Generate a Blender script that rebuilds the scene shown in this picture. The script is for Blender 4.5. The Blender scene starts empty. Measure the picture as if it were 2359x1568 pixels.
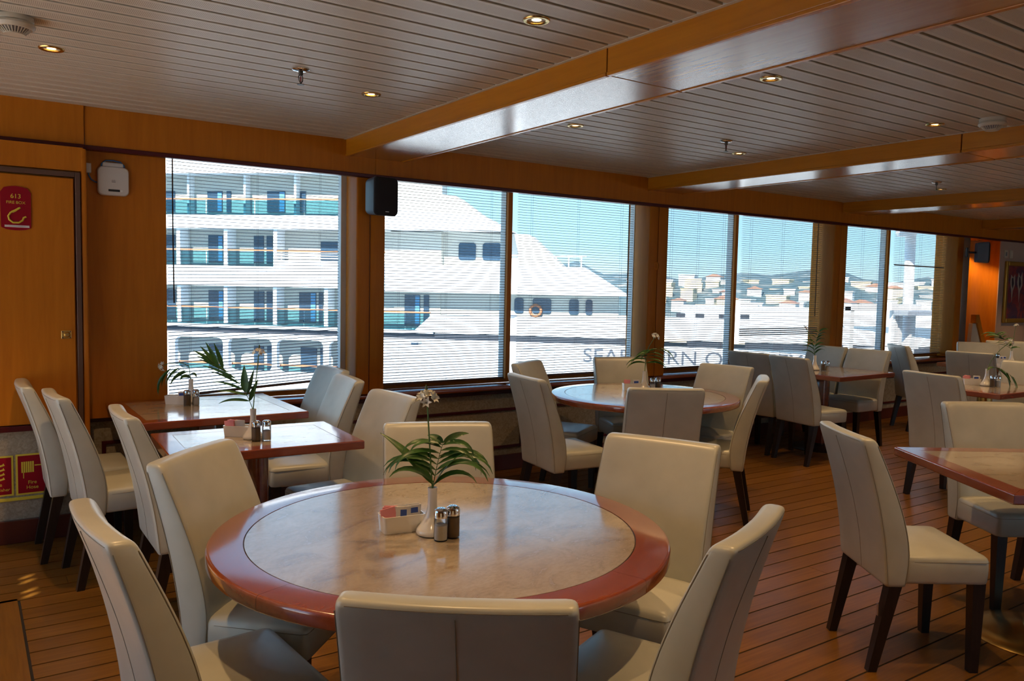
import bpy, bmesh, math, random
from mathutils import Vector, Matrix
random.seed(7)
PI = math.pi
S = bpy.context.scene
COL = S.collection

# ------------------------------------------------------------------ camera
cam_d = bpy.data.cameras.new('camera')
cam_d.sensor_width = 36.0
cam_d.lens = 1852.27 / 2359 * 36.0
cam_d.clip_end = 2000
cam = bpy.data.objects.new('camera', cam_d)
COL.objects.link(cam)
_yaw, _pit, _rol = (math.radians(a) for a in (34.384, -3.904, 1.1865))
_f = Vector((math.sin(_yaw) * math.cos(_pit), math.cos(_yaw) * math.cos(_pit), math.sin(_pit)))
_r = Vector((math.cos(_yaw), -math.sin(_yaw), 0)); _u = _r.cross(_f)
_R = _r * math.cos(_rol) + _u * math.sin(_rol)
_U = _u * math.cos(_rol) - _r * math.sin(_rol)
cam.matrix_world = Matrix(((_R.x, _U.x, -_f.x, 0), (_R.y, _U.y, -_f.y, 0), (_R.z, _U.z, -_f.z, 1.5), (0, 0, 0, 1)))
S.camera = cam

# ------------------------------------------------------------------ view, world, sun
vs = S.view_settings
vs.view_transform = 'Standard'; vs.look = 'None'; vs.gamma = 1.0; vs.use_curve_mapping = False
vs.exposure = 0.42
S.cycles.max_bounces = 6; S.cycles.diffuse_bounces = 3; S.cycles.glossy_bounces = 3
S.cycles.transparent_max_bounces = 14; S.cycles.transmission_bounces = 2
S.cycles.use_adaptive_sampling = True; S.cycles.adaptive_threshold = 0.1; S.cycles.adaptive_min_samples = 16
S.cycles.sample_clamp_indirect = 8.0
S.cycles.caustics_reflective = False; S.cycles.caustics_refractive = False
S.cycles.use_denoising = True

w = bpy.data.worlds.new('sky'); S.world = w; w.use_nodes = True
nt = w.node_tree; nt.nodes.clear()
_o = nt.nodes.new('ShaderNodeOutputWorld'); _b = nt.nodes.new('ShaderNodeBackground')
_tc = nt.nodes.new('ShaderNodeTexCoord'); _sx = nt.nodes.new('ShaderNodeSeparateXYZ')
_cr = nt.nodes.new('ShaderNodeValToRGB')
nt.links.new(_tc.outputs['Generated'], _sx.inputs[0]); nt.links.new(_sx.outputs[2], _cr.inputs[0])
nt.links.new(_cr.outputs[0], _b.inputs[0]); nt.links.new(_b.outputs[0], _o.inputs[0])
_e = _cr.color_ramp.elements
_e[0].position = 0.0; _e[0].color = (0.62, 0.80, 0.90, 1)
_e[1].position = 1.0; _e[1].color = (0.16, 0.38, 0.80, 1)
for p, c in ((0.05, (0.42, 0.70, 0.86, 1)), (0.16, (0.31, 0.61, 0.86, 1)), (0.45, (0.24, 0.50, 0.86, 1))):
    q = _e.new(p); q.color = c
_b.inputs[1].default_value = 1.35

sun_d = bpy.data.lights.new('sun', 'SUN'); sun_d.energy = 10.0; sun_d.angle = 0.009; sun_d.color = (1.0, 0.95, 0.86)
sun = bpy.data.objects.new('sun', sun_d); COL.objects.link(sun)
SUN_FROM = Vector((-0.60, -0.42, 0.62)).normalized()
sun.rotation_euler = (SUN_FROM).to_track_quat('Z', 'Y').to_euler()

LAMP_W = 34.0                      # watts of each recessed ceiling lamp
LAMP_COL = (1.0, 0.60, 0.26)

def portal(loc, rot, sx, sy):
    d = bpy.data.lights.new('window_portal', 'AREA'); d.shape = 'RECTANGLE'; d.size = sx; d.size_y = sy
    d.cycles.is_portal = True
    o = bpy.data.objects.new('window_portal', d); o.location = loc; o.rotation_euler = rot; COL.objects.link(o)

# ------------------------------------------------------------------ materials
M = {}
class NT:
    def __init__(s, name, base=(0.5, 0.5, 0.5), rough=0.5, metal=0.0, spec=0.5, coat=0.0, coat_r=0.1):
        s.m = bpy.data.materials.new(name); s.m.use_nodes = True; s.t = s.m.node_tree
        s.p = s.t.nodes['Principled BSDF']; s.out = s.t.nodes['Material Output']
        s.p.inputs['Base Color'].default_value = (*base, 1); s.p.inputs['Roughness'].default_value = rough
        s.p.inputs['Metallic'].default_value = metal; s.p.inputs['Specular IOR Level'].default_value = spec
        s.p.inputs['Coat Weight'].default_value = coat; s.p.inputs['Coat Roughness'].default_value = coat_r
        M[name] = s.m
    def n(s, t, **k):
        q = s.t.nodes.new(t)
        for a, b in k.items(): setattr(q, a, b)
        return q
    def l(s, a, b): s.t.links.new(a, b)
    def coord(s, kind='Object', scale=(1, 1, 1), rot=(0, 0, 0)):
        c = s.n('ShaderNodeTexCoord'); m = s.n('ShaderNodeMapping')
        m.inputs['Scale'].default_value = scale; m.inputs['Rotation'].default_value = rot
        s.l(c.outputs[kind], m.inputs[0]); return m.outputs[0]
    def noise(s, vec, scale=5, detail=4, rough=0.55, dist=0.0):
        q = s.n('ShaderNodeTexNoise'); q.inputs['Scale'].default_value = scale; q.inputs['Detail'].default_value = detail
        q.inputs['Roughness'].default_value = rough; q.inputs['Distortion'].default_value = dist
        s.l(vec, q.inputs['Vector']); return q.outputs[0]
    def ramp(s, fac, stops):
        q = s.n('ShaderNodeValToRGB'); e = q.color_ramp.elements
        e[0].position, e[0].color = stops[0][0], (*stops[0][1], 1)
        e[1].position, e[1].color = stops[-1][0], (*stops[-1][1], 1)
        for p, c in stops[1:-1]:
            x = e.new(p); x.color = (*c, 1)
        s.l(fac, q.inputs[0]); return q.outputs[0]
    def bump(s, h, strength=0.2, dist=0.002):
        b = s.n('ShaderNodeBump'); b.inputs['Strength'].default_value = strength; b.inputs['Distance'].default_value = dist
        s.l(h, b.inputs['Height']); s.l(b.outputs[0], s.p.inputs['Normal']); return b
    def base(s, c): s.l(c, s.p.inputs['Base Color'])
    def rnd(s):
        return s.n('ShaderNodeObjectInfo').outputs['Random']
    def math(s, op, a, b=None):
        q = s.n('ShaderNodeMath', operation=op)
        for i, v in enumerate((a, b)):
            if v is None: continue
            if isinstance(v, (int, float)): q.inputs[i].default_value = v
            else: s.l(v, q.inputs[i])
        return q.outputs[0]
    def mixc(s, fac, a, b, mode='MIX'):
        q = s.n('ShaderNodeMix', data_type='RGBA', blend_type=mode)
        for i, v in ((0, fac), (6, a), (7, b)):
            if isinstance(v, (int, float)): q.inputs[i].default_value = v
            elif isinstance(v, tuple): q.inputs[i].default_value = (*v, 1)
            else: s.l(v, q.inputs[i])
        return q.outputs[2]

def wood(name, dark, mid, light, rough, scale=(1, 1, 1), grain=9, coat=0.0, coat_r=0.12, var=0.0):
    t = NT(name, mid, rough, coat=coat, coat_r=coat_r)
    v = t.coord('Object', scale)
    if var:
        ad = t.n('ShaderNodeVectorMath', operation='ADD'); cb = t.n('ShaderNodeCombineXYZ')
        k = t.math('MULTIPLY', t.rnd(), 37.0)
        for i in range(3): t.l(k, cb.inputs[i])
        t.l(v, ad.inputs[0]); t.l(cb.outputs[0], ad.inputs[1]); v = ad.outputs[0]
    n1 = t.noise(v, grain, 6, 0.6, 0.4)
    c = t.ramp(n1, [(0.28, dark), (0.5, mid), (0.74, light)])
    if var:
        b = t.math('ADD', t.math('MULTIPLY', t.rnd(), var), 1 - var / 2)
        cb2 = t.n('ShaderNodeCombineColor'); [t.l(b, cb2.inputs[i]) for i in range(3)]
        c = t.mixc(1.0, c, cb2.outputs[0], 'MULTIPLY')
    t.base(c)
    if coat < 0.8: t.bump(n1, 0.05, 0.0006)
    return t
wood('wall_wood', (0.46, 0.140, 0.005), (0.51, 0.160, 0.006), (0.56, 0.182, 0.008), 0.45, (6, 6, 0.5), 5)
wood('beam_wood', (0.52, 0.185, 0.007), (0.58, 0.215, 0.009), (0.63, 0.24, 0.011), 0.34, (8, 0.5, 8), 5, coat=0.35, coat_r=0.16)
wood('beam_under', (0.40, 0.16, 0.03), (0.47, 0.20, 0.04), (0.53, 0.235, 0.05), 0.25, (8, 0.5, 8), 5, coat=1.0, coat_r=0.22)
wood('cherry', (0.235, 0.043, 0.014), (0.275, 0.054, 0.018), (0.315, 0.066, 0.022), 0.26, (2, 9, 9), 4, coat=1.0, coat_r=0.10)
wood('deck_plank', (0.15, 0.060, 0.008), (0.19, 0.080, 0.011), (0.24, 0.105, 0.016), 0.32, (0.7, 14, 14), 4, var=0.25, coat=0.12, coat_r=0.18)
wood('deck_plank_across', (0.15, 0.060, 0.008), (0.19, 0.080, 0.011), (0.24, 0.105, 0.016), 0.32, (14, 0.7, 14), 4, var=0.25, coat=0.12, coat_r=0.18)
wood('leg_wood', (0.010, 0.006, 0.005), (0.016, 0.009, 0.007), (0.026, 0.014, 0.011), 0.34, (20, 20, 2), 5)
for k_ in ('deck_plank', 'deck_plank_across', 'wall_wood'): M[k_].node_tree.nodes['Principled BSDF'].inputs['Specular IOR Level'].default_value = 0.28
NT('caulk', (0.012, 0.010, 0.010), 0.7)
M['cherry'].node_tree.nodes['Principled BSDF'].inputs['Coat IOR'].default_value = 1.9
NT('red_trim', (0.075, 0.006, 0.009), 0.32, spec=0.35)
NT('baseboard_red', (0.090, 0.016, 0.010), 0.35, coat=0.4)
NT('bronze_frame', (0.13, 0.07, 0.05), 0.42, metal=0.3)
NT('steel', (0.62, 0.62, 0.62), 0.28, metal=1.0)
NT('bronze_dark', (0.10, 0.085, 0.07), 0.4, metal=0.8)
NT('chrome', (0.85, 0.85, 0.86), 0.10, metal=1.0)
NT('brass', (0.72, 0.48, 0.16), 0.25, metal=1.0)
NT('gold_frame', (0.60, 0.36, 0.07), 0.35, metal=0.8)
NT('black_plastic', (0.012, 0.012, 0.015), 0.45)
NT('grille', (0.010, 0.010, 0.014), 0.75)
NT('speaker_side', (0.10, 0.13, 0.17), 0.35)
NT('white_plastic', (0.70, 0.68, 0.66), 0.45)
NT('cream_plastic', (0.62, 0.56, 0.44), 0.45)
NT('grey_plastic', (0.20, 0.20, 0.21), 0.4)
NT('blue_cable', (0.03, 0.12, 0.32), 0.4)
NT('porcelain', (0.80, 0.80, 0.79), 0.12, coat=0.6, coat_r=0.05)
NT('alu_white', (0.85, 0.86, 0.86), 0.4)
NT('slat_paint', (0.22, 0.175, 0.14), 0.4)
NT('rail_paint', (0.14, 0.062, 0.036), 0.4)
NT('cord_dark', (0.06, 0.035, 0.03), 0.7)
NT('packet_pink', (0.86, 0.34, 0.40), 0.55)
NT('packet_white', (0.80, 0.79, 0.80), 0.55)
NT('packet_print', (0.04, 0.10, 0.45), 0.5)
NT('salt', (0.95, 0.94, 0.92), 0.9)
NT('pepper', (0.26, 0.18, 0.12), 0.95)
NT('sign_red', (0.30, 0.004, 0.016), 0.4, spec=0.25)
NT('sign_yellow', (0.75, 0.58, 0.06), 0.4)
NT('sign_white', (0.70, 0.66, 0.66), 0.4)
NT('ceiling_void', (0.05, 0.033, 0.02), 0.8)
NT('recess_wall', (0.52, 0.38, 0.30), 0.55)
NT('bounce_deck', (0.72, 0.71, 0.68), 0.7)
NT('ivory', (0.70, 0.66, 0.55), 0.5)
NT('sprinkler_red', (0.35, 0.02, 0.02), 0.3)
# leather
t = NT('leather', (0.58, 0.55, 0.45), 0.36, coat=0.25, coat_r=0.28)
v = t.coord('Object'); a = t.noise(v, 7, 3, 0.5); b = t.noise(v, 420, 2, 0.5)
t.base(t.ramp(a, [(0.3, (0.52, 0.525, 0.45)), (0.7, (0.60, 0.60, 0.52))])); t.bump(b, 0.10, 0.0008)
NT('stitch', (0.27, 0.24, 0.18), 0.6)
# mottled table inlay
t = NT('inlay', (0.5, 0.4, 0.3), 0.24, coat=1.0, coat_r=0.12)
t.p.inputs['Coat IOR'].default_value = 2.0
v = t.coord('Object', (1, 1.7, 1)); a = t.noise(v, 6.5, 8, 0.68, 0.9); b = t.noise(v, 60, 4, 0.6)
c = t.ramp(a, [(0.30, (0.25, 0.18, 0.115)), (0.48, (0.44, 0.37, 0.29)), (0.70, (0.56, 0.50, 0.42))])
t.base(t.mixc(0.25, c, t.ramp(b, [(0.35, (0.22, 0.155, 0.09)), (0.6, (0.45, 0.37, 0.26))])))
t.l(t.ramp(a, [(0.3, (0.30,) * 3), (0.7, (0.20,) * 3)]), t.p.inputs['Roughness'])
NT('inlay_line', (0.05, 0.03, 0.02), 0.5)
# perforated ceiling strip
t = NT('ceiling_strip', (0.68, 0.65, 0.55), 0.42)
c = t.n('ShaderNodeTexCoord'); sx = t.n('ShaderNodeSeparateXYZ'); t.l(c.outputs['Object'], sx.inputs[0])
fx = t.math('SUBTRACT', t.math('FRACT', t.math('MULTIPLY', sx.outputs[0], 160.0)), 0.5)
fy = t.math('SUBTRACT', t.math('FRACT', t.math('MULTIPLY', sx.outputs[1], 160.0)), 0.5)
d2 = t.math('ADD', t.math('MULTIPLY', fx, fx), t.math('MULTIPLY', fy, fy))
hole = t.math('LESS_THAN', d2, 0.075)
band = t.math('LESS_THAN', t.math('ABSOLUTE', sx.outputs[1]), 0.034)
low = t.math('LESS_THAN', sx.outputs[2], 0.001)
hole = t.math('MULTIPLY', t.math('MULTIPLY', hole, band), low)
t.base(t.mixc(hole, (0.68, 0.65, 0.55), (0.24, 0.19, 0.14)))
# wallpaper
t = NT('wallpaper', (0.52, 0.46, 0.36), 0.75)
v = t.coord('Object'); a = t.noise(v, 45, 5, 0.7, 1.2)
t.base(t.ramp(a, [(0.38, (0.26, 0.215, 0.15)), (0.6, (0.40, 0.34, 0.25))])); t.bump(a, 0.3, 0.003)
# leaf / petals
t = NT('leaf', (0.035, 0.11, 0.018), 0.38); v = t.coord('Object'); a = t.noise(v, 25, 2)
t.base(t.ramp(a, [(0.3, (0.022, 0.075, 0.014)), (0.7, (0.06, 0.17, 0.026))])); t.p.inputs['Transmission Weight'].default_value = 0.0
NT('stem', (0.10, 0.20, 0.05), 0.5)
NT('petal', (0.86, 0.84, 0.74), 0.6)
NT('bud', (0.06, 0.075, 0.02), 0.6)
def clear(name, tint, gl, dirt=0.0, rough=0.0):
    t = NT(name); t.t.nodes.remove(t.p)
    tr = t.n('ShaderNodeBsdfTransparent'); tr.inputs[0].default_value = (*tint, 1)
    gs = t.n('ShaderNodeBsdfGlossy'); gs.inputs['Roughness'].default_value = rough
    mx = t.n('ShaderNodeMixShader'); fr = t.n('ShaderNodeFresnel'); fr.inputs[0].default_value = 1.45
    t.l(t.math('MULTIPLY', fr.outputs[0], gl), mx.inputs[0]); t.l(tr.outputs[0], mx.inputs[1]); t.l(gs.outputs[0], mx.inputs[2])
    last = mx.outputs[0]
    if dirt:
        df = t.n('ShaderNodeBsdfDiffuse'); df.inputs[0].default_value = (0.8, 0.8, 0.8, 1)
        v = t.coord('Object'); sp = t.math('GREATER_THAN', t.noise(v, 150, 1, 0.5), 0.72)
        fac = t.math('MULTIPLY', sp, dirt); m2 = t.n('ShaderNodeMixShader')
        t.l(fac, m2.inputs[0]); t.l(last, m2.inputs[1]); t.l(df.outputs[0], m2.inputs[2]); last = m2.outputs[0]
    t.l(last, t.out.inputs[0])
clear('window_glass', (0.97, 0.995, 1.0), 0.30, 0.25)
clear('shaker_glass', (0.985, 0.99, 0.99), 0.9)
clear('teal_glass', (0.36, 0.60, 0.66), 1.6, 0.0, 0.02)
def emit(name, col, st):
    t = NT(name); t.t.nodes.remove(t.p); e = t.n('ShaderNodeEmission'); e.inputs[0].default_value = (*col, 1); e.inputs[1].default_value = st
    t.l(e.outputs[0], t.out.inputs[0])
emit('bulb', (1.0, 0.62, 0.22), 9.0)
# outside
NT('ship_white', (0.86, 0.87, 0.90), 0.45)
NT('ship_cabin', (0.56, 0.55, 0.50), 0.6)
NT('ship_window', (0.035, 0.07, 0.12), 0.08)
NT('ship_curtain', (0.10, 0.30, 0.55), 0.5)
NT('ship_rail', (0.42, 0.17, 0.08), 0.5)
NT('ship_black', (0.035, 0.04, 0.055), 0.5)
NT('ship_letter', (0.10, 0.11, 0.14), 0.5)
NT('ship_lamp', (0.75, 0.60, 0.42), 0.5)
NT('hull_line', (0.35, 0.38, 0.45), 0.5)
t = NT('hill_hazed', (0.10, 0.15, 0.09), 0.9); v = t.coord('Object'); a = t.noise(v, 0.12, 6, 0.65)
t.base(t.ramp(a, [(0.35, (0.05, 0.10, 0.12)), (0.55, (0.12, 0.17, 0.18)), (0.7, (0.36, 0.34, 0.30))]))  # distance haze put into the vegetation colours as a grey-blue tint
t = NT('sea', (0.05, 0.14, 0.22), 0.15); v = t.coord('Object'); t.bump(t.noise(v, 0.8, 4), 0.3, 0.3)
NT('house_white', (0.82, 0.81, 0.79), 0.8)
NT('house_cream', (0.72, 0.60, 0.42), 0.8)
NT('house_window', (0.10, 0.13, 0.17), 0.3)
NT('roof_tile', (0.42, 0.22, 0.16), 0.8)
NT('quay', (0.62, 0.60, 0.56), 0.85)
t = NT('canvas', (0.3, 0.08, 0.08), 0.6); v = t.coord('Object', (1, 1, 1)); a = t.noise(v, 5, 5, 0.6, 1.2)
t.base(t.ramp(a, [(0.3, (0.04, 0.03, 0.09)), (0.45, (0.10, 0.04, 0.08)), (0.55, (0.30, 0.04, 0.04)), (0.68, (0.22, 0.10, 0.10)), (0.8, (0.10, 0.06, 0.16))]))
NT('paint_pale', (0.50, 0.44, 0.38), 0.6)
NT('paint_dark', (0.03, 0.02, 0.04), 0.6)

# ------------------------------------------------------------------ builders
class MB:
    """collects shapes into one mesh"""
    def __init__(s): s.v = []; s.f = []
    def add(s, vs, fs):
        k = len(s.v); s.v += [tuple(x) for x in vs]; s.f += [tuple(i + k for i in f) for f in fs]; return s
    def box(s, x0, x1, y0, y1, z0, z1):
        return s.add([(x0, y0, z0), (x1, y0, z0), (x1, y1, z0), (x0, y1, z0), (x0, y0, z1), (x1, y0, z1), (x1, y1, z1), (x0, y1, z1)],
                     [(0, 3, 2, 1), (4, 5, 6, 7), (0, 1, 5, 4), (1, 2, 6, 5), (2, 3, 7, 6), (3, 0, 4, 7)])
    def rbox(s, x0, x1, y0, y1, z0, z1, r=0.004, seg=2):
        bm = bmesh.new(); bmesh.ops.create_cube(bm, size=1)
        for q in bm.verts: q.co = Vector(((x0 + x1) / 2 + q.co.x * (x1 - x0), (y0 + y1) / 2 + q.co.y * (y1 - y0), (z0 + z1) / 2 + q.co.z * (z1 - z0)))
        bmesh.ops.bevel(bm, geom=bm.edges[:], offset=r, segments=seg, affect='EDGES', profile=0.5)
        bm.verts.index_update(); s.add([q.co[:] for q in bm.verts], [[q.index for q in f.verts] for f in bm.faces]); bm.free(); return s
    def lathe(s, prof, n=32, c=(0, 0, 0), arc=None, cap=False):
        a0, a1 = arc if arc else (0, 2 * PI); full = arc is None
        m = n if full else n + 1; vs = []; fs = []
        for i in range(m):
            a = a0 + (a1 - a0) * i / n
            vs += [(c[0] + r * math.cos(a), c[1] + r * math.sin(a), c[2] + z) for r, z in prof]
        L = len(prof)
        for i in range(n):
            j = (i + 1) % m
            for k in range(L - 1): fs.append((i * L + k, j * L + k, j * L + k + 1, i * L + k + 1))
        if not full and cap: fs += [tuple(range(L))[::-1], tuple((m - 1) * L + k for k in range(L))]
        return s.add(vs, fs)
    def tube(s, pts, r, n=6, closed=False):
        pts = [Vector(p) for p in pts]; vs = []; fs = []; m = len(pts)
        rr = r if isinstance(r, (list, tuple)) else [r] * m
        up = None
        for i, p in enumerate(pts):
            if closed: d = pts[(i + 1) % m] - pts[i - 1]
            else: d = pts[min(i + 1, m - 1)] - pts[max(i - 1, 0)]
            d.normalize()
            if up is None: up = d.orthogonal().normalized()
            else: up = (up - d * up.dot(d)).normalized()
            b = d.cross(up)
            for k in range(n):
                a = 2 * PI * k / n; vs.append(p + (up * math.cos(a) + b * math.sin(a)) * rr[i])
        for i in range(m if closed else m - 1):
            j = (i + 1) % m
            for k in range(n): fs.append((i * n + k, i * n + (k + 1) % n, j * n + (k + 1) % n, j * n + k))
        if not closed: fs += [tuple(range(n))[::-1], tuple((m - 1) * n + k for k in range(n))]
        return s.add(vs, fs)
    def prism(s, poly, fn, d):
        """poly of 2D points, fn(a,b,depth)->xyz"""
        n = len(poly)
        vs = [fn(a, b, 0) for a, b in poly] + [fn(a, b, d) for a, b in poly]
        return s.add(vs, [tuple(range(n))[::-1], tuple(range(n, 2 * n))] + [(i, (i + 1) % n, n + (i + 1) % n, n + i) for i in range(n)])
    def mesh(s, name, mat, smooth=False, ang=40):
        me = bpy.data.meshes.new(name); me.from_pydata(s.v, [], s.f); me.materials.append(M[mat])
        bm = bmesh.new(); bm.from_mesh(me); bmesh.ops.recalc_face_normals(bm, faces=bm.faces); bm.to_mesh(me); bm.free()
        if smooth:
            me.shade_smooth(); me.set_sharp_from_angle(angle=math.radians(ang))
        me.update(); return me
    def obj(s, name, mat, parent=None, smooth=False, ang=40):
        return put(name, s.mesh(name, mat, smooth, ang), parent)
def put(name, me, parent=None, loc=(0, 0, 0), rot=(0, 0, 0)):
    o = bpy.data.objects.new(name, me); COL.objects.link(o); o.location = loc; o.rotation_euler = rot
    if parent is not None: o.parent = parent
    return o
def tag(o, label, cat=None, group=None, kind=None):
    o['label'] = label
    if cat: o['category'] = cat
    if group: o['group'] = group
    if kind: o['kind'] = kind
    return o
def empty(name, label, cat, loc=(0, 0, 0), rz=0.0, group=None, kind=None):
    o = bpy.data.objects.new(name, None); COL.objects.link(o); o.location = loc; o.rotation_euler = (0, 0, rz); o.empty_display_size = 0.1
    return tag(o, label, cat, group, kind)
def copy_tree(o, parent=None):
    c = o.copy(); COL.objects.link(c); c.parent = parent
    for ch in o.children: copy_tree(ch, c)
    return c
def text(name, body, mat, parent, loc, rot, size, depth=0.001, align='CENTER', width=None):
    cu = bpy.data.curves.new(name, 'FONT'); cu.body = body; cu.size = size; cu.extrude = depth; cu.align_x = align
    cu.materials.append(M[mat]); tmp = bpy.data.objects.new(name, cu); COL.objects.link(tmp)
    dg = bpy.context.evaluated_depsgraph_get(); me = bpy.data.meshes.new_from_object(tmp.evaluated_get(dg))
    bpy.data.objects.remove(tmp); 
    if width:
        xs = [q.co.x for q in me.vertices]; k = width / (max(xs) - min(xs)); x0 = min(xs)
        for q in me.vertices: q.co.x = (q.co.x - x0) * k
    return put(name, me, parent, loc, rot)

ZC = 2.478     # underside of the ceiling strips
YF = 5.28      # face of the fascia over the windows
YW = 5.38      # papered wall under the windows

# ================================================================== ROOM SHELL
# ---- floor
fl = MB().box(-2.1, 14, -6, 5.9, -0.16, -0.003).obj('floor', 'caulk')
tag(fl, 'teak strip floor with dark caulked seams under all the tables', 'floor', kind='structure')
PIT = 0.126
pl_cache = {}
def plank_mesh(L, wdt, mat):
    k = (round(L, 3), mat)
    if k not in pl_cache:
        pl_cache[k] = (MB().box(-L / 2, L / 2, -wdt / 2, wdt / 2, -0.006, 0.0) if mat == 'deck_plank' else MB().box(-wdt / 2, wdt / 2, -L / 2, L / 2, -0.006, 0.0)).mesh('plank', mat)
    return pl_cache[k]
y = 5.40 - PIT / 2; row = 0
while y > -1.6:
    x = 0.19 if y < 4.30 else -1.4
    first = True
    while x < 13.4:
        L = 3.6 if not first else (1.2, 2.4, 3.6, 1.8)[row % 4]
        L = min(L, 13.4 - x)
        put('plank', plank_mesh(L - 0.002, PIT - 0.0085, 'deck_plank'), fl, (x + L / 2, y, 0)); x += L; first = False
    row += 1; y -= PIT
x = 0.185 - PIT / 2
for i in range(8):
    put('plank', plank_mesh(5.9, PIT - 0.0085, 'deck_plank_across'), fl, (x, 4.295 - 2.95, 0)); x -= PIT
MB().box(-2.1, 14, -6, -1.62, -0.006, 0).obj('floor_field', 'deck_plank', fl)
MB().box(-2.1, -0.83, -1.62, 5.9, -0.006, -0.001).obj('floor_field', 'deck_plank', fl)

# ---- ceiling: backing, strips, beams
ce = MB().box(-2.1, 14, -6, 5.9, ZC + 0.022, ZC + 0.18).obj('ceiling', 'ceiling_void')
tag(ce, 'ceiling of long beige perforated metal strips with dark grooves between', 'ceiling', kind='structure')
BAYS = [(-0.24, 2.20), (2.64, 5.04), (5.48, 7.95), (8.39, 11.0), (11.44, 13.9)]
CP = 0.1195
def strip_mesh(L):
    hw = 0.0500; pr = [(-hw - 0.0005, 0.018), (-hw - 0.0012, 0.0015), (-hw, 0.0), (hw, 0.0), (hw + 0.0012, 0.0015), (hw + 0.0005, 0.018)]
    m = MB(); n = len(pr)
    m.add([(-L / 2, a, b) for a, b in pr] + [(L / 2, a, b) for a, b in pr], [(i, i + 1, n + i + 1, n + i) for i in range(n - 1)] + [tuple(range(n)), tuple(range(2 * n - 1, n - 1, -1))])
    return m.mesh('ceiling_strip', 'ceiling_strip')
for a, b in BAYS:
    me = strip_mesh(b - a - 0.036)
    y = YF - 0.055
    while y > 0.25:
        put('ceiling_strip', me, ce, ((a + b) / 2, y, ZC)); y -= CP
    for xx in (a + 0.008, b - 0.008):          # edge angle along each beam
        MB().box(xx - 0.009, xx + 0.009, 0.2, YF, ZC - 0.002, ZC + 0.02).obj('edge_angle', 'ceiling_strip', ce)
MB().box(-2.1, 14, -6, 0.2, ZC, ZC + 0.022).obj('ceiling_field', 'ceiling_strip', ce)
MB().box(-2.1, -0.68, 0.2, YF, ZC, ZC + 0.022).obj('ceiling_field', 'ceiling_strip', ce)

BEAMS = [(-0.68, -0.24), (2.20, 2.64), (5.04, 5.48), (7.95, 8.39), (11.0, 11.44)]
bl = ['wood clad ceiling beam above the fire box door', 'widest wood clad ceiling beam crossing the middle of the ceiling', 'second wood clad ceiling beam, ending over the post between the middle windows',
      'third wood clad ceiling beam, near the far windows', 'farthest wood clad ceiling beam above the wall loudspeaker']
ZB = 2.368
for (a, b), lab in zip(BEAMS, bl):
    bo = empty('ceiling_beam', lab, 'beam', (0, 0, 0), kind='structure')
    for y0, y1 in ((-1.0, 2.565), (2.572, YF + 0.01)):
        MB().rbox(a, a + 0.018, y0, y1, ZB + 0.012, ZC + 0.02, 0.002).obj('side_panel', 'beam_wood', bo)
        MB().rbox(b - 0.018, b, y0, y1, ZB + 0.012, ZC + 0.02, 0.002).obj('side_panel', 'beam_wood', bo)
        MB().rbox(a - 0.004, a + 0.02, y0, y1, ZB - 0.004, ZB + 0.012, 0.003).obj('bottom_lip', 'beam_wood', bo)
        MB().rbox(b - 0.02, b + 0.004, y0, y1, ZB - 0.004, ZB + 0.012, 0.003).obj('bottom_lip', 'beam_wood', bo)
        MB().rbox(a + 0.0205, b - 0.0205, y0, y1, ZB, ZB + 0.018, 0.002).obj('bottom_panel', 'beam_under', bo)

# ---- fascia over the windows
fa = empty('trim_1', 'wood fascia running above all the windows with a dark red lower edge', 'fascia', kind='structure')
xs = [0.60, 2.42, 5.26, 8.17, 11.0, 13.9]
for a, b in zip(xs, xs[1:]):
    MB().rbox(a + 0.001, b - 0.001, YF, YF + 0.03, 2.258, ZC + 0.02, 0.001).obj('fascia_board', 'wall_wood', fa)
MB().rbox(-2, 0.598, YF - 0.012, YF + 0.03, 2.255, ZC + 0.02, 0.004).obj('fascia_board', 'wall_wood', fa)
MB().rbox(0.60, 13.9, YF - 0.008, YF + 0.04, 2.232, 2.258, 0.004).obj('edge_moulding', 'red_trim', fa)
MB().rbox(-2, 0.602, YF - 0.024, YF + 0.04, 2.228, 2.257, 0.004).obj('edge_moulding', 'red_trim', fa)
MB().box(-3, 13.9, YF + 0.03, 5.62, 2.331, 2.345).obj('soffit_board', 'wall_wood', fa)

# ---- window wall: solid pieces
wa = empty('wall_back', 'window wall with wood panels, papered lower part and dark red mouldings', 'wall', kind='structure')
MB().rbox(0.60, 1.048, 5.33, 5.36, 0.655, 2.33, 0.003).obj('wall_panel', 'wall_wood', wa)
MB().box(0.60, 1.048, 5.36, 5.70, 0.655, 2.33).obj('wall_core', 'wall_wood', wa)
MB().box(0.4, 10.80, YW, 5.70, 0.0, 0.660).obj('papered_wall', 'wallpaper', wa)
MB().box(-3, 13.9, 5.58, 5.75, 2.331, 2.7).obj('wall_core', 'wall_wood', wa)
MB().rbox(0.60, 10.80, YW - 0.018, YW + 0.01, 0.628, 0.656, 0.004).obj('under_sill_moulding', 'red_trim', wa)
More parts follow.
